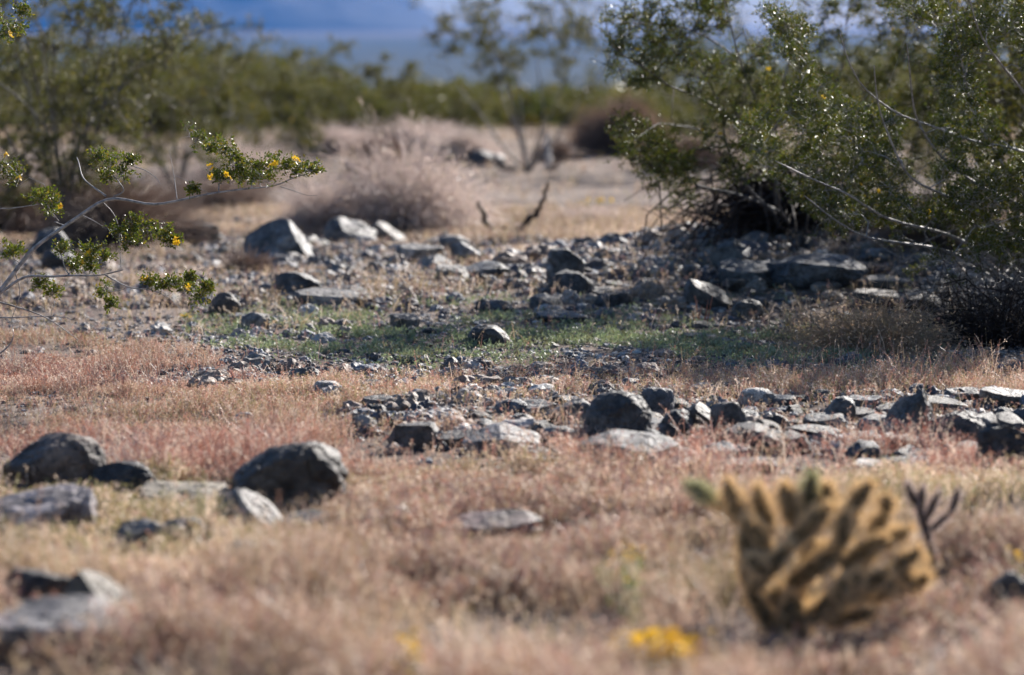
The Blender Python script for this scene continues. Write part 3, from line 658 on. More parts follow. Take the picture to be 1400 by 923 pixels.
# ------------------------------------------------------------------ shrubs
def resample(P, K):
    P = np.asarray(P, float); s = np.r_[0, np.cumsum(np.linalg.norm(np.diff(P, axis=0), axis=1))]; t = np.linspace(0, s[-1], K)
    # smooth with Catmull-like averaging on a dense resample
    Q = np.stack([np.interp(t, s, P[:, a]) for a in range(3)], -1)
    for _ in range(2): Q[1:-1] = .25 * Q[:-2] + .5 * Q[1:-1] + .25 * Q[2:]
    return Q
def wander(a, b, K=8, amp=.12, sag=0.0):
    a, b = np.asarray(a, float), np.asarray(b, float); L = np.linalg.norm(b - a); t = np.linspace(0, 1, K)[:, None]
    P = a + (b - a) * t; w = np.cumsum(R.normal(size=(K, 3)), axis=0); w -= w[0] + (w[-1] - w[0]) * t
    P = P + w * L * amp / K ** .5; P[:, 2] -= sag * L * (4 * t * (1 - t))[:, 0]
    return P
class Plant:
    """collects stems (each its own part), fine twigs and leaves"""
    def __init__(s): s.main = []; s.nodes = []; s.nr = []; s.tw = []; s.lp = []; s.ld = []; s.ls = []; s.lc = []; s.fl = []
    def stem(s, pts, r0, r1, K=None, part=True):
        K = K or max(8, 3 * len(pts)); P = resample(pts, K); r = np.linspace(r0, r1, K)
        s.nodes.append(P); s.nr.append(r)
        (s.main if part else s.tw).append((P, r))
    def attach(s, p):
        A = np.concatenate(s.nodes); r = np.concatenate(s.nr); d = np.linalg.norm(A - p, axis=1) + np.clip(A[:, 2] - p[2], 0, 9) * .8
        i = int(d.argmin()); return A[i], r[i]
    def clump(s, c, rad_, twigs, nl, leaf, cols, flat=.7, fine=.0016, bare=0.0):
        a, r = s.attach(c); c = np.asarray(c, float)
        P = wander(a, c, 7, .35); s.tw.append((P, np.linspace(min(r * .7, fine * 2.6), fine * 1.1, 7))); s.nodes.append(P[3:]); s.nr.append(np.full(4, fine * 1.6))
        out = unit(c - a + 1e-6)
        D = unit(rdir(twigs) + out * .7 + np.array([0, 0, .35])); ln = rad_ * R.uniform(.5, 1.25, twigs)
        st = P[-1] * (1 - R.uniform(0, .35, (twigs, 1))) + P[-3] * 0 + P[-1] * 0 + (P[-2] - P[-1]) * 0 + P[-1] * 0
        st = P[-1] + (P[-3] - P[-1]) * R.uniform(0, 1, (twigs, 1))
        E = st + D * ln[:, None] * np.array([1, 1, flat])
        k = np.linspace(0, 1, 4)[None, :, None]; T = st[:, None] * (1 - k) + E[:, None] * k
        T[:, 1:3] += R.normal(0, .12, (twigs, 2, 3)) * ln[:, None, None]
        for q in range(twigs): s.tw.append((T[q], np.array([fine, fine * .8, fine * .65, fine * .4])))
        if nl:
            m = twigs * nl; q = np.repeat(np.arange(twigs), nl); u = R.uniform(.15, 1.05, m) * 2.999; j = np.clip(u.astype(int), 0, 2); f = (u - j)[:, None]
            p = T[q, j] * (1 - f) + T[q, j + 1] * f + R.normal(0, leaf * .45, (m, 3))
            s.lp.append(p); s.ld.append(unit(D[q] * .7 + rdir(m))); s.ls.append(leaf * R.uniform(.6, 1.2, m))
            s.lc.append(cols[R.integers(len(cols), size=m)] * R.uniform(.7, 1.3, (m, 1)) * R.uniform(.85, 1.15))
    def flower_at(s, p): s.fl.append(np.asarray(p))
    def make(s, name, base, label, cat='bush', group=None, tmat=None, leafmat=None, wl=.5, sides=5, lf=None, stemname='stem', smat=None):
        rt = root(name, base, label, cat, group)
        for P, r in s.main:
            mb = MB(); tubes(mb, P[None], r[None], 7); rebase(mb.build(stemname, smat or tmat or M_TWIG, smooth=True), rt)
        by = {}
        for P, r in s.tw: by.setdefault(len(P), []).append((P, r))
        if by:
            mb = MB()
            for K, L in by.items(): tubes(mb, np.array([a for a, _ in L]), np.array([b for _, b in L]), sides)
            rebase(mb.build('twig_mass', tmat or M_TWIG, smooth=True), rt)
        if s.lp:
            P, D, L, c = (np.concatenate(a) for a in (s.lp, s.ld, s.ls, s.lc)); mb = MB()
            (lf or leaves)(mb, P, D, L, L * wl, c); rebase(mb.build('foliage', leafmat or M_LEAF, col=True), rt)
        if s.fl:
            o0 = None
            for p in s.fl:
                if o0 is None: o = flower_mesh('flower').build('flower', M_YEL, rt); o0 = o
                else: o = o0.copy(); COL.objects.link(o); o.parent = rt
                o.location = tuple(p - np.array(rt.location)); o.rotation_euler = (R.uniform(-1.2, 1.2), R.uniform(-1.2, 1.2), R.uniform(0, 6))
        return rt
def flower_mesh(kind, r=.0125, petals=5):
    mb = MB(); a = np.arange(petals) * 2 * math.pi / petals
    for t in a:
        d = np.array([math.cos(t), math.sin(t), 0]); sd = np.array([-math.sin(t), math.cos(t), 0])
        V = [d * r * .1, d * r * .6 + sd * r * .36 + [0, 0, r * .15], d * r + [0, 0, r * .3], d * r * .6 - sd * r * .36 + [0, 0, r * .15]]
        mb.add(V, q=[(0, 1, 2, 3)])
    v, f = ICO[0]; mb.add(v * r * .25 + [0, 0, r * .18], t=f)
    return mb
LG = np.array([(.06, .09, .016), (.085, .115, .018), (.12, .13, .022), (.045, .065, .014), (.14, .12, .03), (.07, .095, .02)])
LGF = np.array([(.08, .095, .025), (.11, .115, .03), (.06, .075, .022), (.14, .125, .04)])
def inpoly(u, v, poly):
    c = False; n = len(poly)
    for i in range(n):
        x1, y1 = poly[i]; x2, y2 = poly[i - 1]
        if (y1 > v) != (y2 > v) and u < (x2 - x1) * (v - y1) / (y2 - y1) + x1: c = not c
    return c
def pts(L, Y, dY=0.0): return [at(u, v, Y + dY * k / max(1, len(L) - 1)) for k, (u, v) in enumerate(L)]

# --- flowering branch reaching in from the left (rooted outside the frame)
def left_branch():
    p = Plant(); Y = 9.7
    b = ground(-150, 470); b[1] = Y; b[2] = float(gh(b[0], Y))
    def st(L, r0, r1, Yo=0, dY=0, part=True): p.stem(pts(L, Y + Yo, dY), r0, r1, part=part)
    p.stem([b, b + [.08, 0, .12], at(-60, 430, Y), at(0, 401, Y), at(20, 371, Y), at(47, 337, Y), at(77, 317, Y), at(111, 294, Y), at(141, 272, Y), at(155, 269, Y), at(181, 275, Y),
            at(208, 282, Y), at(242, 275, Y), at(286, 265, Y), at(336, 258, Y), at(383, 255, Y), at(400, 240, Y), at(420, 238, Y)], .012, .0018, 60)
    st([(0, 401), (34, 376), (74, 379), (97, 376), (134, 378), (168, 369)], .0055, .002, 0, -.1)
    st([(144, 376), (175, 394), (208, 396), (235, 408), (245, 421)], .003, .0008, -.1, .05)
    st([(-60, 400), (0, 413), (44, 426), (67, 435), (107, 465)], .0045, .001, 0, .1)
    st([(-60, 430), (0, 435), (47, 433), (87, 432), (104, 438)], .0042, .001, .1, 0)
    st([(-50, 500), (0, 485), (20, 465), (18, 450), (15, 438)], .0045, .001, 0, 0)
    st([(-60, 270), (0, 288), (60, 278)], .003, .0012, .2, 0)
    st([(155, 269), (172, 262), (160, 245), (150, 235)], .0026, .001)
    st([(141, 277), (155, 290), (163, 310), (164, 345), (165, 365)], .0016, .0012, .1)
    st([(111, 294), (125, 300), (140, 309)], .0018, .0007)
    st([(145, 268), (112, 245), (108, 222), (105, 215)], .0035, .001, 0, .2)
    st([(184, 228), (200, 233), (216, 245), (219, 252)], .0016, .0007)
    st([(242, 272), (238, 240), (232, 207)], .0016, .0007, 0, .1); st([(286, 265), (262, 250), (240, 240)], .0012, .0008)
    st([(383, 255), (405, 262), (420, 268), (433, 267)], .0018, .0006); st([(20, 371), (30, 400), (15, 438)], .0025, .001)
    st([(-60, 20), (0, 30), (30, 45)], .003, .001, .3)
    cl = [(278, 196, 18), (300, 206, 18), (318, 212, 14), (325, 228, 18), (296, 240, 16), (312, 246, 18), (332, 240, 18), (352, 230, 20), (370, 238, 20), (390, 228, 20), (408, 234, 20), (424, 232, 16), (345, 248, 14), (375, 222, 14),
          (265, 256, 9), (285, 202, 10), (135, 214, 15), (152, 226, 20), (168, 236, 18), (176, 218, 14), (148, 240, 14), (45, 262, 12), (62, 270, 14), (80, 276, 14), (8, 222, 16), (22, 236, 12),
          (6, 18, 18), (24, 34, 18), (8, 45, 14), (34, 22, 12), (168, 312, 16), (188, 306, 18), (205, 318, 16), (180, 330, 16), (225, 322, 14), (236, 330, 10), (92, 338, 16), (112, 350, 20), (130, 344, 18), (102, 366, 18), (125, 366, 18), (142, 352, 12),
          (8, 350, 16), (22, 342, 12), (200, 386, 14), (220, 394, 18), (240, 388, 16), (258, 396, 18), (275, 402, 16), (284, 392, 10), (262, 378, 9), (140, 404, 12), (150, 414, 9), (72, 398, 14), (60, 390, 10)]
    for u, v, r in cl:
        p.clump(at(u, v, Y + R.uniform(-.12, .12)), r / F * Y * 1.3, 14, 18, .0124, LG * 1.25, .8, .0009)
    for u, v in [(290, 231), (310, 240), (315, 244), (372, 226), (403, 217), (285, 243), (83, 281), (8, 212), (27, 243), (15, 50), (168, 328), (242, 326), (240, 332), (120, 348), (196, 382), (256, 396), (112, 358)]:
        p.flower_at(at(u, v, Y - .11)); p.flower_at(at(u + R.uniform(-6, 6), v + R.uniform(-5, 5), Y - .1))
    p.make('creosote_bush', b, 'sharp flowering branch of a bush reaching in from the left edge', lf=leaves6)
left_branch()

# --- right hand bush, in focus
def right_bush():
    p = Plant(); b = ground(1455, 452); b0 = b.copy(); Y = b[1]
    G = [[(1560, 300), (1400, 203), (1340, 196), (1320, 190), (1265, 168), (1230, 160), (1190, 130), (1165, 105), (1148, 45)],
         [(1500, 330), (1330, 250), (1280, 210), (1250, 160), (1245, 110), (1240, 60)],
         [(1500, 380), (1380, 320), (1300, 270), (1240, 245), (1200, 150), (1195, 90)],
         [(1440, 400), (1300, 320), (1210, 300), (1160, 265), (1110, 245), (1060, 220)],
         [(1440, 410), (1290, 340), (1180, 325), (1140, 300), (1100, 268)],
         [(1500, 350), (1420, 150), (1370, 90), (1340, 50), (1320, -20)],
         [(1480, 380), (1440, 200), (1420, 80), (1400, -60)],
         [(1470, 360), (1380, 240), (1330, 160), (1310, 60), (1290, -30)]]
    for k, L in enumerate(G):
        dy = -1.0 if k < 6 else R.uniform(-.7, -.3); e = pts(L, Y, dy); p.stem([b + R.normal(0, .03, 3) * [1, 1, 0]] + e, .009, .002, 30)
    for k in range(9):                             # unseen side and the low bare twigs
        a = R.uniform(0, 6.28); l = R.uniform(.9, 1.5)
        p.stem([b, b + [math.cos(a) * .3 * l, math.sin(a) * .3 * l, .35 * l], b + [math.cos(a) * .75 * l, math.sin(a) * .6 * l, .8 * l], b + [math.cos(a) * 1.0 * l, math.sin(a) * .8 * l, 1.15 * l]], .009, .002, 16)
    for k in range(60):
        u, v = R.uniform(1230, 1400), R.uniform(330, 470); e = at(u, v, Y + R.uniform(-.5, .4)); e[2] = max(e[2], .06)
        P = wander(b + R.normal(0, .08, 3) + [0, 0, .1], e, 9, .3, -.12); p.tw.append((P, np.linspace(.0045, .001, 9)))
        if k % 2: p.nodes.append(P); p.nr.append(np.full(9, .002))
    poly = [(1012, 185), (1040, 150), (1075, 165), (1095, 110), (1075, 60), (1050, 20), (1075, -60), (1700, -60), (1700, 330), (1440, 345), (1330, 345), (1285, 300), (1200, 330), (1120, 300), (1085, 260), (1020, 215)]
    n = 0
    while n < 1180:
        u, v = R.uniform(1005, 1640), R.uniform(-60, 350)
        if not inpoly(u, v, poly) or (v < 5 and u < 1180) or vnoise(np.array([[u / 60., v / 60., 1]]), 5)[0] < -.24: continue
        Yc = Y + R.uniform(-.75, .75) * min(1, (u - 950) / 250) + .1
        p.clump(at(u, v, Yc), R.uniform(.055, .11), 9, 24, .0108, LG, .8, .0010); n += 1
    for u, v, r in [(1265, 362, 20), (1280, 350, 15), (1240, 372, 12), (1152, 292, 22), (1125, 280, 18), (1180, 300, 20), (1215, 335, 16), (1300, 385, 14), (1330, 360, 18), (1370, 355, 20), (1395, 360, 18)] * 2:
        p.clump(at(u + R.normal(0, 5), v + R.normal(0, 4), Y - .3), r / F * Y, 8, 12, .0088, LG, .8, .001)
    for k in range(26):
        i = R.integers(len(p.lp)); q = p.lp[i]; p.flower_at(q[R.integers(len(q))] + [0, -.02, .01])
    p.make('creosote_bush', b0, 'dense glossy green creosote bush filling the right side', lf=leaves6)
right_bush()

# --- middle right bush with dark crown and drooping bare arcs
def middle_bush():
    p = Plant(); b = ground(1085, 318); Y = b[1]
    G = [([(1060, 290), (1030, 268), (1005, 232), (990, 190), (985, 140), (965, 105), (942, 70), (932, 20)], -1.2),
         ([(1065, 285), (1060, 230), (1055, 180), (1030, 130), (1010, 80), (1000, 40), (985, -20)], -1.5),
         ([(1010, 82), (985, 62), (955, 45), (925, 35), (850, 30)], -1.4),
         ([(988, 150), (950, 130), (915, 118), (885, 95), (850, 75), (835, 60)], -1.5),
         ([(1060, 280), (1058, 240), (1062, 150), (1090, 40)], -.6), ([(1090, 280), (1110, 200), (1150, 100), (1160, 10)], .2),
         ([(1070, 290), (1000, 262), (960, 258), (920, 235), (880, 205), (860, 180)], -1.0), ([(990, 190), (950, 175), (900, 168), (870, 190)], -1.2),
         ([(1055, 180), (1075, 155), (1100, 150)], -1.3), ([(1095, 285), (1160, 230), (1230, 190)], .3), ([(1040, 275), (1040, 240), (1028, 215)], -.8)]
    for L, dy in G:
        e = pts(L, Y + dy * .5, dy * .5); st = [b + R.normal(0, .03, 3) * [1, 1, 0]] if L[0][1] > 265 else []
        p.stem(st + e, .010 if st else .005, .0022, 28)
    for k in range(80):                              # drooping dark arcs around the root crown
        u = R.uniform(865, 1170); v = R.uniform(285, 345); e = at(u, v, Y + R.uniform(-.7, .6)); e[2] = max(float(gh(e[0], e[1])) + .01, e[2] * .3)
        P = wander(b + [R.normal(0, .05), R.normal(0, .05), .12], e, 10, .18, -R.uniform(.1, .38)); p.tw.append((P, np.linspace(.0105, .003, 10)))
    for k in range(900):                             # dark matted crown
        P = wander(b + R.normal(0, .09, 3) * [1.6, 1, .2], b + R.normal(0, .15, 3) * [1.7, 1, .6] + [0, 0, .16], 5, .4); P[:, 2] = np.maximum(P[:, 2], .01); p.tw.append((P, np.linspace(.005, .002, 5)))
    polys = [([(820, 40), (845, 10), (900, 0), (940, 60), (925, 110), (880, 120), (830, 95)], 70), ([(905, -40), (1010, -40), (1000, 60), (940, 40)], 50), ([(845, 160), (900, 175), (950, 215), (935, 250), (860, 225)], 60),
             ([(935, 60), (1060, 60), (1080, 220), (1000, 250), (940, 160)], 85), ([(1030, -40), (1300, -40), (1300, 260), (1080, 250)], 170), ([(890, 245), (950, 250), (940, 290), (890, 280)], 8)]
    for poly, cnt in polys:
        n = 0; us = [a for a, _ in poly]; vs = [a for _, a in poly]
        while n < cnt:
            u, v = R.uniform(min(us), max(us)), R.uniform(min(vs), max(vs))
            if not inpoly(u, v, poly): continue
            Yc = Y + (-1.0 if u < 1060 else .1) + R.uniform(-.35, .35)
            p.clump(at(u, v, Yc), R.uniform(.06, .12), 9, 20, .0112, LG, .85, .0012); n += 1
    for k in range(14):
        i = R.integers(len(p.lp)); q = p.lp[i]; p.flower_at(q[R.integers(len(q))] + [0, -.02, .01])
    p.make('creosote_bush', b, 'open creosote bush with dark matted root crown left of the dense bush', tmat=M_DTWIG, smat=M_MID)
middle_bush()

# --- blurred creosote bushes behind
def far_bush(b, hgt, spread, ncl, label, seed, stems=9, leaf=.02, tm=None, group=None, lean=(0, 0), stemlist=None, cr=.13, twigs=6, nl=9, name='creosote_bush', low=.1, flowers=0):
    p = Plant(); b = np.asarray(b, float)
    tips = []
    for k in range(stems):
        a = k / stems * 6.28 + R.uniform(-.3, .3); o = spread * R.uniform(.45, 1.0); h = hgt * R.uniform(.65, 1.0)
        d = np.array([math.cos(a), math.sin(a), 0]); ln = np.array([lean[0], lean[1], 0])
        P = [b + d * .02, b + d * o * .3 + ln * .2 + [0, 0, h * .35], b + d * o * .65 + ln * .6 + [0, 0, h * .72], b + d * o + ln + [0, 0, h]]
        p.stem(P, .0055 * hgt, .0022, 14)
    if stemlist:
        for L, Yo, dY, r in stemlist: p.stem([b] + pts(L, b[1] + Yo, dY), r, .004, 20)
    for k in range(ncl):
        a = R.uniform(0, 6.28); z = R.uniform(low, 1.0) ** .8; o = spread * (.25 + .85 * z) * R.uniform(.1, 1) ** .5
        c = b + np.array([math.cos(a) * o + lean[0] * z, math.sin(a) * o + lean[1] * z, hgt * z * R.uniform(.8, 1.08)])
        p.clump(c, cr * R.uniform(.8, 1.3), twigs + 1, nl * 2, leaf * 1.25, LGF, .8, .0022)
    for k in range(flowers):
        i = R.integers(len(p.lp)); q = p.lp[i]; p.flower_at(q[R.integers(len(q))] + [0, -.03, .01])
    return p.make(name, b, label, tmat=tm or M_MID, leafmat=M_FARLEAF, sides=3, group=group)
b = ground(92, 338)
far_bush(b, 1.75, .9, 270, 'tall blurred creosote bush with many grey stems at the left', 1, stems=9, leaf=.015, cr=.10, twigs=6, nl=9, lean=(-.05, 0), flowers=6,
         stemlist=[([(98, 240), (105, 190), (150, 140), (200, 85), (260, 45), (320, 30)], 0, .3, .008), ([(90, 230), (80, 180), (72, 120), (75, 60)], 0, -.2, .008), ([(85, 220), (55, 160), (10, 120), (-40, 90)], 0, -.2, .008),
                   ([(100, 230), (102, 180), (98, 140)], -.2, -.1, .009), ([(95, 240), (120, 170), (170, 110), (215, 60)], .2, .4, .009)])
far_bush(ground(-70, 315), 1.7, .9, 140, 'blurred creosote bush cut by the left edge', 2, leaf=.016, cr=.12, flowers=5)
far_bush(ground(240, 262), 1.45, .9, 100, 'blurred creosote bush standing second from the left', 3, leaf=.02, cr=.14, flowers=4)
far_bush(ground(380, 236), 1.15, .9, 75, 'yellow green blurred bush behind the grey dead shrub', 4, leaf=.022, cr=.15, flowers=3)
far_bush(ground(55, 222), 1.9, 1.2, 60, 'large soft bush far behind the tall grey stemmed one', 5, leaf=.024, cr=.17)
far_bush(ground(300, 206), 1.1, 1.2, 45, 'olive blurred bush in the gap between the left bushes', 6, leaf=.025, cr=.17)
far_bush(ground(1490, 338), 1.65, .95, 200, 'bush added to throw shade, right behind the dense bush at the right edge', 14, leaf=.018, cr=.12)  # added, rooted out of frame, to shade the farther rocks at right
far_bush(ground(1400, 322), 1.5, .85, 170, 'dim taller bush farther back at the upper right edge', 12, leaf=.018, cr=.12)
far_bush(ground(1230, 285), 1.4, .8, 120, 'dim bush filling the gap behind the dense bush', 13, leaf=.018, cr=.12)
b = ground(722, 236)
far_bush(b, 1.75, .95, 110, 'sparse tall bush with pale bare stems in the centre distance', 7, stems=3, leaf=.02, cr=.13, low=.5,
         stemlist=[([(712, 190), (702, 150), (695, 110), (700, 70)], 0, 0, .017), ([(690, 205), (660, 160), (625, 115), (610, 90)], 0, 0, .015), ([(745, 160), (738, 110), (730, 60)], 0, .2, .011), ([(715, 200), (680, 120), (670, 60), (660, 10)], .1, 0, .014),
                   ([(760, 190), (790, 140), (830, 90), (850, 40)], .2, .2, .012)])
far_bush(ground(525, 218), 1.15, .35, 20, 'thin single stemmed bush left of the sparse tall one', 8, stems=2, leaf=.022, cr=.12, low=.55)
far_bush(ground(985, 232), 1.5, .95, 70, 'blurred bush seen between the sparse bush and the right bushes', 9, leaf=.022, cr=.16)
far_bush(ground(1290, 262), 1.7, .7, 60, 'yellowish bush showing through the top right corner', 10, leaf=.02, cr=.14, flowers=30)
far_bush(ground(830, 168), 1.7, 1.2, 60, 'distant green bush above the brown shrub', 11, leaf=.035, cr=.22)

# shared shapes for the row of distant bushes
def copy_tree(o):
    c = o.copy(); COL.objects.link(c)
    for ch in list(o.children):
        d = ch.copy(); COL.objects.link(d); d.parent = c; d.location = ch.location
    return c
pro = [far_bush((0, 45, 0), .9, .8, 60, 'low distant green bush in the hazy row behind the clearing', 20 + k, leaf=.045, cr=.22, twigs=5, nl=7, group='low distant bushes behind the clearing', stems=6, low=.12) for k in range(3)]
spots = []
for k in range(46):
    v = [196, 188, 180, 172, 186][k % 5] + R.uniform(-4, 4); u = -150 + (k * 397) % 1650 + R.uniform(-20, 20); spots.append((u, v))
for k, (u, v) in enumerate(spots):
    o = pro[k] if k < 3 else copy_tree(pro[k % 3]); g = ground(u, v); o.location = tuple(g)
    s = R.uniform(.5, 1.15) * (1.25 if u < 450 or u > 950 else .8); o.scale = (s * 1.25, s * 1.25, s); o.rotation_euler = (0, 0, R.uniform(0, 6.28))
# farther scrub, uncountable
def far_scrub():
    n = 1500; y = 52 * (150 / 52.) ** R.random(n); x = R.uniform(-1, 1, n) * (y * .24 + 5); m = 26
    hgt = R.uniform(.3, 1.05, n); q = np.repeat(np.arange(n), m)
    a = R.uniform(0, 6.28, n * m); z = R.uniform(.1, 1, n * m); o = hgt[q] * .9 * np.sqrt(R.random(n * m)) * (.4 + .6 * z)
    P = np.stack([x[q] + np.cos(a) * o, y[q] + np.sin(a) * o, gh(x, y)[q] + z * hgt[q] * .9], -1)
    L = R.uniform(.14, .32, n * m); mb = MB(); leaves(mb, P, rdir(n * m, .3), L, L * .8, (LGF[R.integers(4, size=n)] * .8)[q])
    tag(mb.build('far_scrub', M_FARLEAF, col=True), 'far creosote scrub merging into one hazy green belt on the plain', 'scrub', kind='stuff')
far_scrub()

# --- dead rounded shrubs
def dead_shrub(b, w, h, n, mat, label, name='dead_shrub', r=.0012, dens_leaf=0, lc=None, K=6, jit=.03):
    b = np.asarray(b, float); a = R.uniform(0, 6.28, n); e = R.uniform(.05, 1, n)
    el = np.arcsin(e); rr = R.uniform(.45, 1.0, n) ** .6 * (1 + .45 * vnoise(np.stack([np.cos(a) * 2.6, np.sin(a) * 2.6, e * 3], -1) + b[:1], 4))
    E = np.stack([np.cos(a) * np.cos(el) * w / 2 * rr, np.sin(a) * np.cos(el) * w / 2 * rr, e * h * rr + .01], -1)
    S0 = E * R.uniform(0, .55, (n, 1)) * [1, 1, .8]; t = np.linspace(0, 1, K)[None, :, None]
    P = S0[:, None] * (1 - t) + E[:, None] * t; P[..., 2] += (h * .12 * np.sin(t[..., 0] * 3.14)); P[:, 1:] += np.cumsum(R.normal(0, jit, (n, K - 1, 3)) * w, axis=1) * .55
    P[..., 2] = np.maximum(P[..., 2], .004); P = P + b
    rt = root(name, b, label, 'shrub'); h_ = n // 12
    mb = MB(); tubes(mb, P[:h_], np.repeat(np.linspace(r * 3.2, r * 1.2, K)[None], h_, 0), 4); rebase(mb.build('stem_frame', mat, smooth=True), rt)
    mb = MB(); tubes(mb, P[h_:], np.repeat(np.linspace(r * 1.3, r * .6, K)[None], n - h_, 0), 3)
    rebase(mb.build('twig_mass', mat, smooth=True), rt)
    if dens_leaf:
        q = R.integers(n, size=dens_leaf); j = R.integers(2, K, size=dens_leaf); L = R.uniform(.012, .03, dens_leaf) * (w / 1.2)
        mb = MB(); leaves(mb, P[q, j], rdir(dens_leaf), L, L * .3, lc[R.integers(len(lc), size=dens_leaf)]); rebase(mb.build('dry_leaves', M_GRASS, col=True), rt)
    return rt
GRL = np.array([(.62, .53, .50), (.55, .47, .44), (.75, .66, .62), (.42, .38, .28)]); BRL = np.array([(.40, .25, .18), (.30, .19, .13), (.48, .31, .23)])
dead_shrub(ground(560, 320), 1.3, .62, 1300, M_DEAD, 'wide grey dead shrub behind the middle rocks', r=.0016, dens_leaf=9000, lc=GRL)
dead_shrub(ground(440, 318), .75, .36, 1100, M_DEAD, 'smaller grey dead shrub left of the wide grey one', r=.0016, dens_leaf=5000, lc=GRL)
dead_shrub(ground(515, 240), .62, .40, 1200, M_BROWN, 'reddish dry shrub rising behind the wide grey one', r=.002, dens_leaf=3500, lc=GRL * [1.1, .9, .85])
dead_shrub(ground(850, 212), 1.35, .62, 3200, M_BROWN, 'rounded brown dead shrub in the centre distance', r=.003, dens_leaf=9000, lc=BRL)
dead_shrub(ground(632, 222), 1.0, .33, 1500, M_DEAD, 'pale grey green mound shrub left of the far blue rock', r=.003, dens_leaf=5000, lc=np.array([(.36, .34, .24), (.42, .38, .3)]))
dead_shrub(ground(445, 215), 1.1, .35, 1500, M_DEAD, 'dry pinkish shrub behind the smaller grey one', r=.003, dens_leaf=4000, lc=GRL)
dead_shrub(ground(570, 212), 1.2, .4, 1200, M_DEAD, 'pale dry shrub between the thin bush and the mound shrub', r=.003, dens_leaf=5000, lc=GRL)
dead_shrub(ground(330, 250), 1.0, .35, 1200, M_DEAD, 'pale dry shrub under the second bush from the left', r=.0022, dens_leaf=4000, lc=GRL)
dead_shrub(ground(935, 232), 1.1, .3, 1200, M_BROWN, 'brown dry brush right of the clearing', r=.003, dens_leaf=4000, lc=BRL)
dead_shrub(ground(760, 222), .55, .22, 700, M_BROWN, 'low brown brush around the bleached stump', r=.0025)
dead_shrub(ground(160, 338), 1.1, .42, 2300, M_BROWN, 'brown twiggy brush under the tall left bush', r=.0016)
dead_shrub(ground(10, 322), 1.1, .42, 2000, M_BROWN, 'dark dry brush at the left edge behind the blue stone', r=.0016)
dead_shrub(ground(290, 288), 1.0, .26, 1100, M_BROWN, 'low brown brush under the right half of the tall left bushes', r=.0022, dens_leaf=2500, lc=GRL * .8)
dead_shrub(ground(335, 385), .35, .16, 900, M_BROWN, 'little dark brush in front of the big peaked boulder', r=.0012)
dead_shrub(ground(810, 305), .6, .10, 500, M_DEAD, 'flat scatter of fallen grey twigs right of the forked branch', r=.0022)
dead_shrub(ground(1190, 486), .75, .13, 1300, leafy('straw_stem', (.55, .43, .31), .45, .5, .3, False, (1, 1, 1)), 'low dry brush in the shade below the tan slabs', r=.0009, dens_leaf=5000, lc=GRL * [1.2, 1.05, .8], jit=.07)
dead_shrub(ground(1370, 474), 1.1, .24, 480, M_DTWIG, 'tangle of dark bare twigs at the foot of the dense bush', r=.0014, jit=.09)
dead_shrub(ground(1290, 335), .8, .3, 1800, M_BROWN, 'reddish shaded brush behind the dense bush', r=.0018)

# forked dead branch
def sticks(name, label, lines, base, mat, cat, stemname='branch'):
    rt = root(name, base, label, cat)
    for P, r0, r1 in lines:
        K = max(12, 4 * len(P)); Q = resample(P, K); Q[1:-1] += R.normal(0, r0 * .25, (K - 2, 3)); mb = MB(); tubes(mb, Q[None], np.linspace(r0, r1, K)[None] * R.uniform(.85, 1.15, (1, K)), 7); rebase(mb.build(stemname, mat, smooth=True), rt)
    return rt
b = ground(690, 330); Y = b[1]
sticks('dead_branch', 'dark forked dead branch standing in a V on the ground', [(pts([(706, 318), (718, 307), (735, 290), (743, 273), (750, 250)], Y), .027, .007), (pts([(674, 320), (690, 323), (706, 318)], Y), .02, .026),
       (pts([(674, 320), (664, 302), (654, 276)], Y), .024, .009), (pts([(672, 318), (686, 311), (700, 314), (708, 318)], Y - .05), .007, .006)], b, M_DTWIG, 'branch')
b = ground(748, 232); Y = b[1]
sticks('stump', 'white bleached stump in front of the sparse tall bush', [(pts([(748, 236), (750, 222), (747, 205), (749, 186)], Y), .038, .02)], b, M_WHITE, 'stump', 'trunk')
sticks('dead_branch', 'dark curved log lying at the foot of the bleached stump', [(pts([(700, 232), (725, 240), (745, 237), (760, 226), (765, 214)], Y - .3), .04, .015), (pts([(680, 228), (700, 232)], Y - .3), .015, .03), (pts([(765, 214), (800, 216)], Y), .012, .02)], b + [0, -.3, 0], M_DTWIG, 'log')
b = ground(1160, 640)
sticks('dry_stalk', 'pale straight stalk lying across the stones behind the cactus', [(pts([(1108, 602), (1150, 618), (1180, 632), (1212, 646)], b[1] + .2), .0028, .0015)], b, M_WHITE, 'stalk', 'stalk_shaft')
b = ground(960, 446)
sticks('dry_sprig', 'small rust red dry sprig left of the dry brush', [(pts([(u0, 446), (u0 + d, 425), (u1, v1)], b[1]), .003, .0012) for u0, d, u1, v1 in [(955, -2, 950, 405), (955, 2, 960, 418), (962, 4, 968, 410), (965, 5, 974, 405), (950, -3, 946, 428)]], b, barky('rust_stem', (.35, .12, .07), (.5, .2, .12)), 'sprig', 'sprig_stem')
b = ground(15, 480)

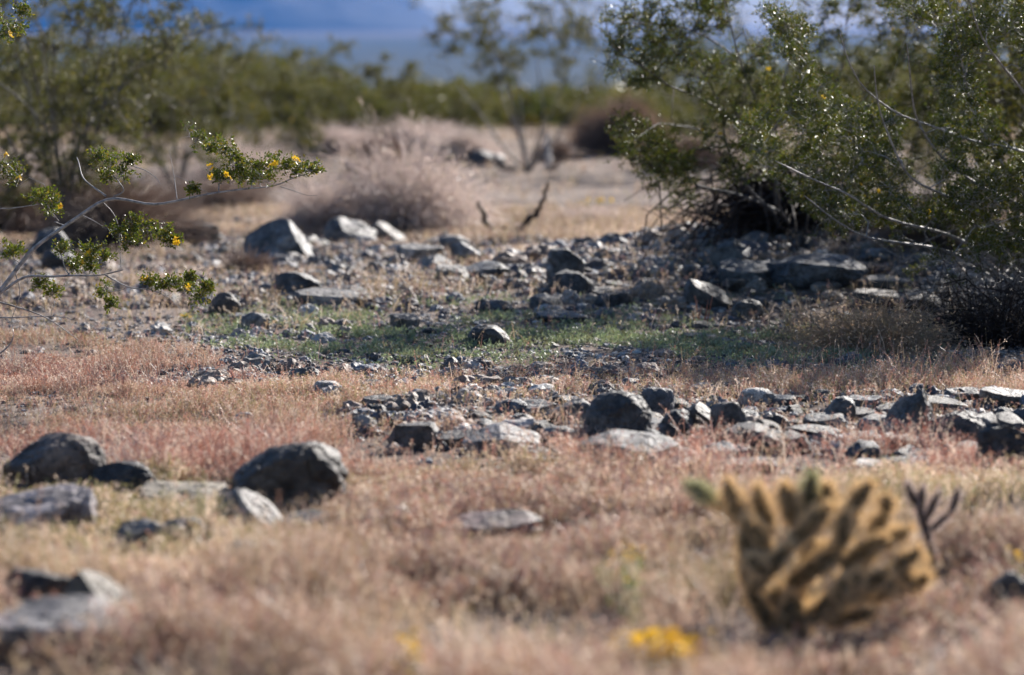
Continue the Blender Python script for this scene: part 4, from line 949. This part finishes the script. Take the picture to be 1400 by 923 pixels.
# ------------------------------------------------------------------ cactus
def cholla_joint(rt, A, B, r, mat_skin, mat_sp, spn, sl, hook=1.0):
    A, B = np.asarray(A, float), np.asarray(B, float); K = 9; t = np.linspace(0, 1, K); prof = r * np.array([.55, .85, .97, 1, 1, .97, .88, .66, .2])
    P = wander(A, B, K, .03); mb = MB(); tubes(mb, P[None], prof[None], 10); j = rebase(mb.build('joint', mat_skin, smooth=True), rt)
    n = int(spn * np.linalg.norm(B - A) / .1); u = R.uniform(0, 1, n); c = A + (B - A) * u[:, None]; ax = unit(B - A)
    d = rdir(n); d = unit(d - (d @ ax)[:, None] * ax); rr = np.interp(u, t, prof)[:, None]
    st = c + d * rr * .9; dd = unit(d + rdir(n) * .55 + ax * (u[:, None] > .85) * 1.2 + ax * .25); L = sl * R.uniform(.5, 1.15, n)
    X = np.stack([st, st + dd * L[:, None] * .5, st + dd * L[:, None]], 1)
    mb = MB(); tubes(mb, X, np.repeat(np.array([[.0006, .0005, .00012]]), n, 0), 3); s = mb.build('spines', mat_sp, j)
    me = s.data; a = np.empty(len(me.vertices) * 3, np.float32); me.vertices.foreach_get('co', a); a = a.reshape(-1, 3) - np.array(rt.location, np.float32); me.vertices.foreach_set('co', a.ravel()); me.update()
    return j
def cholla():
    b = ground(1085, 868); Y = b[1]; rt = root('cholla_cactus', b, 'golden spined cholla cactus glowing with backlight in the right foreground', 'cactus')
    J = [((1095, 880), (1080, 815), 0, .03), ((1075, 835), (1026, 775), .02, .019), ((1060, 870), (1022, 800), -.02, .018), ((1024, 800), (1018, 712), .0, .019), ((1030, 808), (1080, 745), -.04, .019), ((1080, 748), (1136, 690), -.04, .019),
         ((1018, 706), (975, 682), .02, .014), ((975, 682), (942, 664), .02, .012), ((1012, 712), (994, 658), .0, .017), ((1050, 728), (1034, 664), .01, .018), ((1034, 760), (1050, 722), .0, .017), ((1086, 718), (1070, 662), .02, .017),
         ((1100, 715), (1110, 648), .05, .017), ((1136, 712), (1130, 662), .06, .017), ((1160, 702), (1190, 660), .0, .019), ((1150, 748), (1156, 700), -.05, .018), ((1080, 800), (1150, 752), .0, .02), ((1150, 752), (1172, 702), .05, .018),
         ((1150, 775), (1212, 735), -.02, .019), ((1195, 750), (1245, 722), .02, .016), ((1170, 812), (1215, 782), -.03, .019), ((1210, 786), (1258, 752), -.02, .018), ((1120, 830), (1180, 805), -.05, .02), ((1180, 815), (1240, 800), .0, .02), ((1235, 802), (1270, 788), .02, .017),
         ((1090, 850), (1150, 822), -.03, .02), ((1130, 850), (1195, 838), -.02, .018), ((1100, 800), (1112, 740), .08, .02), ((1190, 735), (1215, 695), .06, .017), ((1225, 790), (1262, 765), .07, .018), ((1150, 800), (1190, 760), .08, .019), ((1050, 860), (1100, 815), .05, .018)]
    for a, c, dy, r in list(J)[3:]:                  # young side joints, some turned to the viewer
        q = R.uniform(.35, 1); m = (a[0] + (c[0] - a[0]) * q, a[1] + (c[1] - a[1]) * q)
        if R.random() < .55: t = R.uniform(-1.2, 1.6); l = R.uniform(22, 42); J.append((m, (m[0] + l * math.sin(t), m[1] - l * math.cos(t)), dy - R.uniform(.0, .05), r * .85))
    for k, (a, c, dy, r) in enumerate(J):
        cholla_joint(rt, at(*a, Y + dy), at(*c, Y + dy + R.uniform(-.05, .02)), r * .84, M_SKIN, M_SPINEG if k in (7, 12) else M_SPINE, 720, .023)
cholla()
def dead_cholla():
    b = ground(1285, 790); Y = b[1]; rt = root('dead_cholla', b, 'dark skeletal cholla standing behind the golden cactus', 'cactus')
    for a, c, r in [((1280, 792), (1270, 740), .009), ((1270, 742), (1255, 690), .009), ((1255, 692), (1240, 660), .009), ((1258, 700), (1262, 664), .009), ((1272, 725), (1300, 700), .007), ((1300, 700), (1312, 668), .008), ((1265, 712), (1285, 672), .008)]:
        cholla_joint(rt, at(*a, Y), at(*c, Y), r, M_DSKIN, M_DEAD, 420, .014)
dead_cholla()
b = ground(1320, 765)
sticks('dry_weed', 'thin dark dry weed stem standing right of the skeletal cholla', [(pts([(1312, 768), (1322, 725), (1335, 680), (1345, 640)], b[1]), .004, .0015), (pts([(1326, 700), (1318, 685), (1312, 672)], b[1]), .0025, .001), (pts([(1330, 690), (1345, 672), (1362, 652)], b[1]), .0025, .001)], b, M_DTWIG, 'weed', 'weed_stem')

# ------------------------------------------------------------------ yellow wildflowers
def flowers(u, v, w, hh, n, label, r=.012, Yk=None):
    b = ground(u, v); Y = b[1]; rt = root('wildflower_clump', b, label, 'wildflowers'); mb = MB(); lf = MB(); o0 = None
    for k in range(n):
        x = b[0] + R.normal(0, w / 2 * Y / F); y = Y + R.normal(0, .05); z = float(gh(x, y)) + hh * R.uniform(.6, 1.1)
        P = wander((x * .6 + b[0] * .4, y, float(gh(x, y))), (x, y, z), 6, .2); tubes(mb, P[None], np.linspace(.0012, .0008, 6)[None], 3)
        m = 10; leaves(lf, P[R.integers(0, 5, m)], rdir(m, .3), R.uniform(.01, .025, m), R.uniform(.004, .007, m), np.array([(.16, .2, .07)] * m))
        if o0 is None: o = flower_mesh('f', r, 8).build('blossom', M_YEL, rt); o0 = o
        else: o = o0.copy(); COL.objects.link(o); o.parent = rt
        o.location = (x - b[0], y - b[1], z - b[2]); o.rotation_euler = (R.uniform(-.9, .5), R.uniform(-.6, .6), 0)
    rebase(mb.build('flower_stems', M_GREEN, smooth=True, col=True), rt); rebase(lf.build('foliage', M_GREEN, col=True), rt)
flowers(905, 965, 60, .115, 80, 'brightest yellow wildflower clump at the bottom below the cactus', .014)
flowers(560, 975, 22, .12, 16, 'small yellow clump cut by the bottom edge left of centre', .009)
flowers(860, 850, 38, .13, 22, 'faint yellow flowers deep in the grass left of the cactus', .006)
flowers(815, 282, 22, .05, 18, 'yellow patch of flowers far back in the clearing', .014)
flowers(1390, 815, 14, .09, 6, 'few yellow flowers at the right edge beyond the cactus', .009)
flowers(1085, 462, 14, .03, 3, 'two or three tiny yellow flowers among the green weeds', .008)
flowers(255, 440, 10, .03, 5, 'tiny orange yellow bloom on the gravel near the left brush', .010)
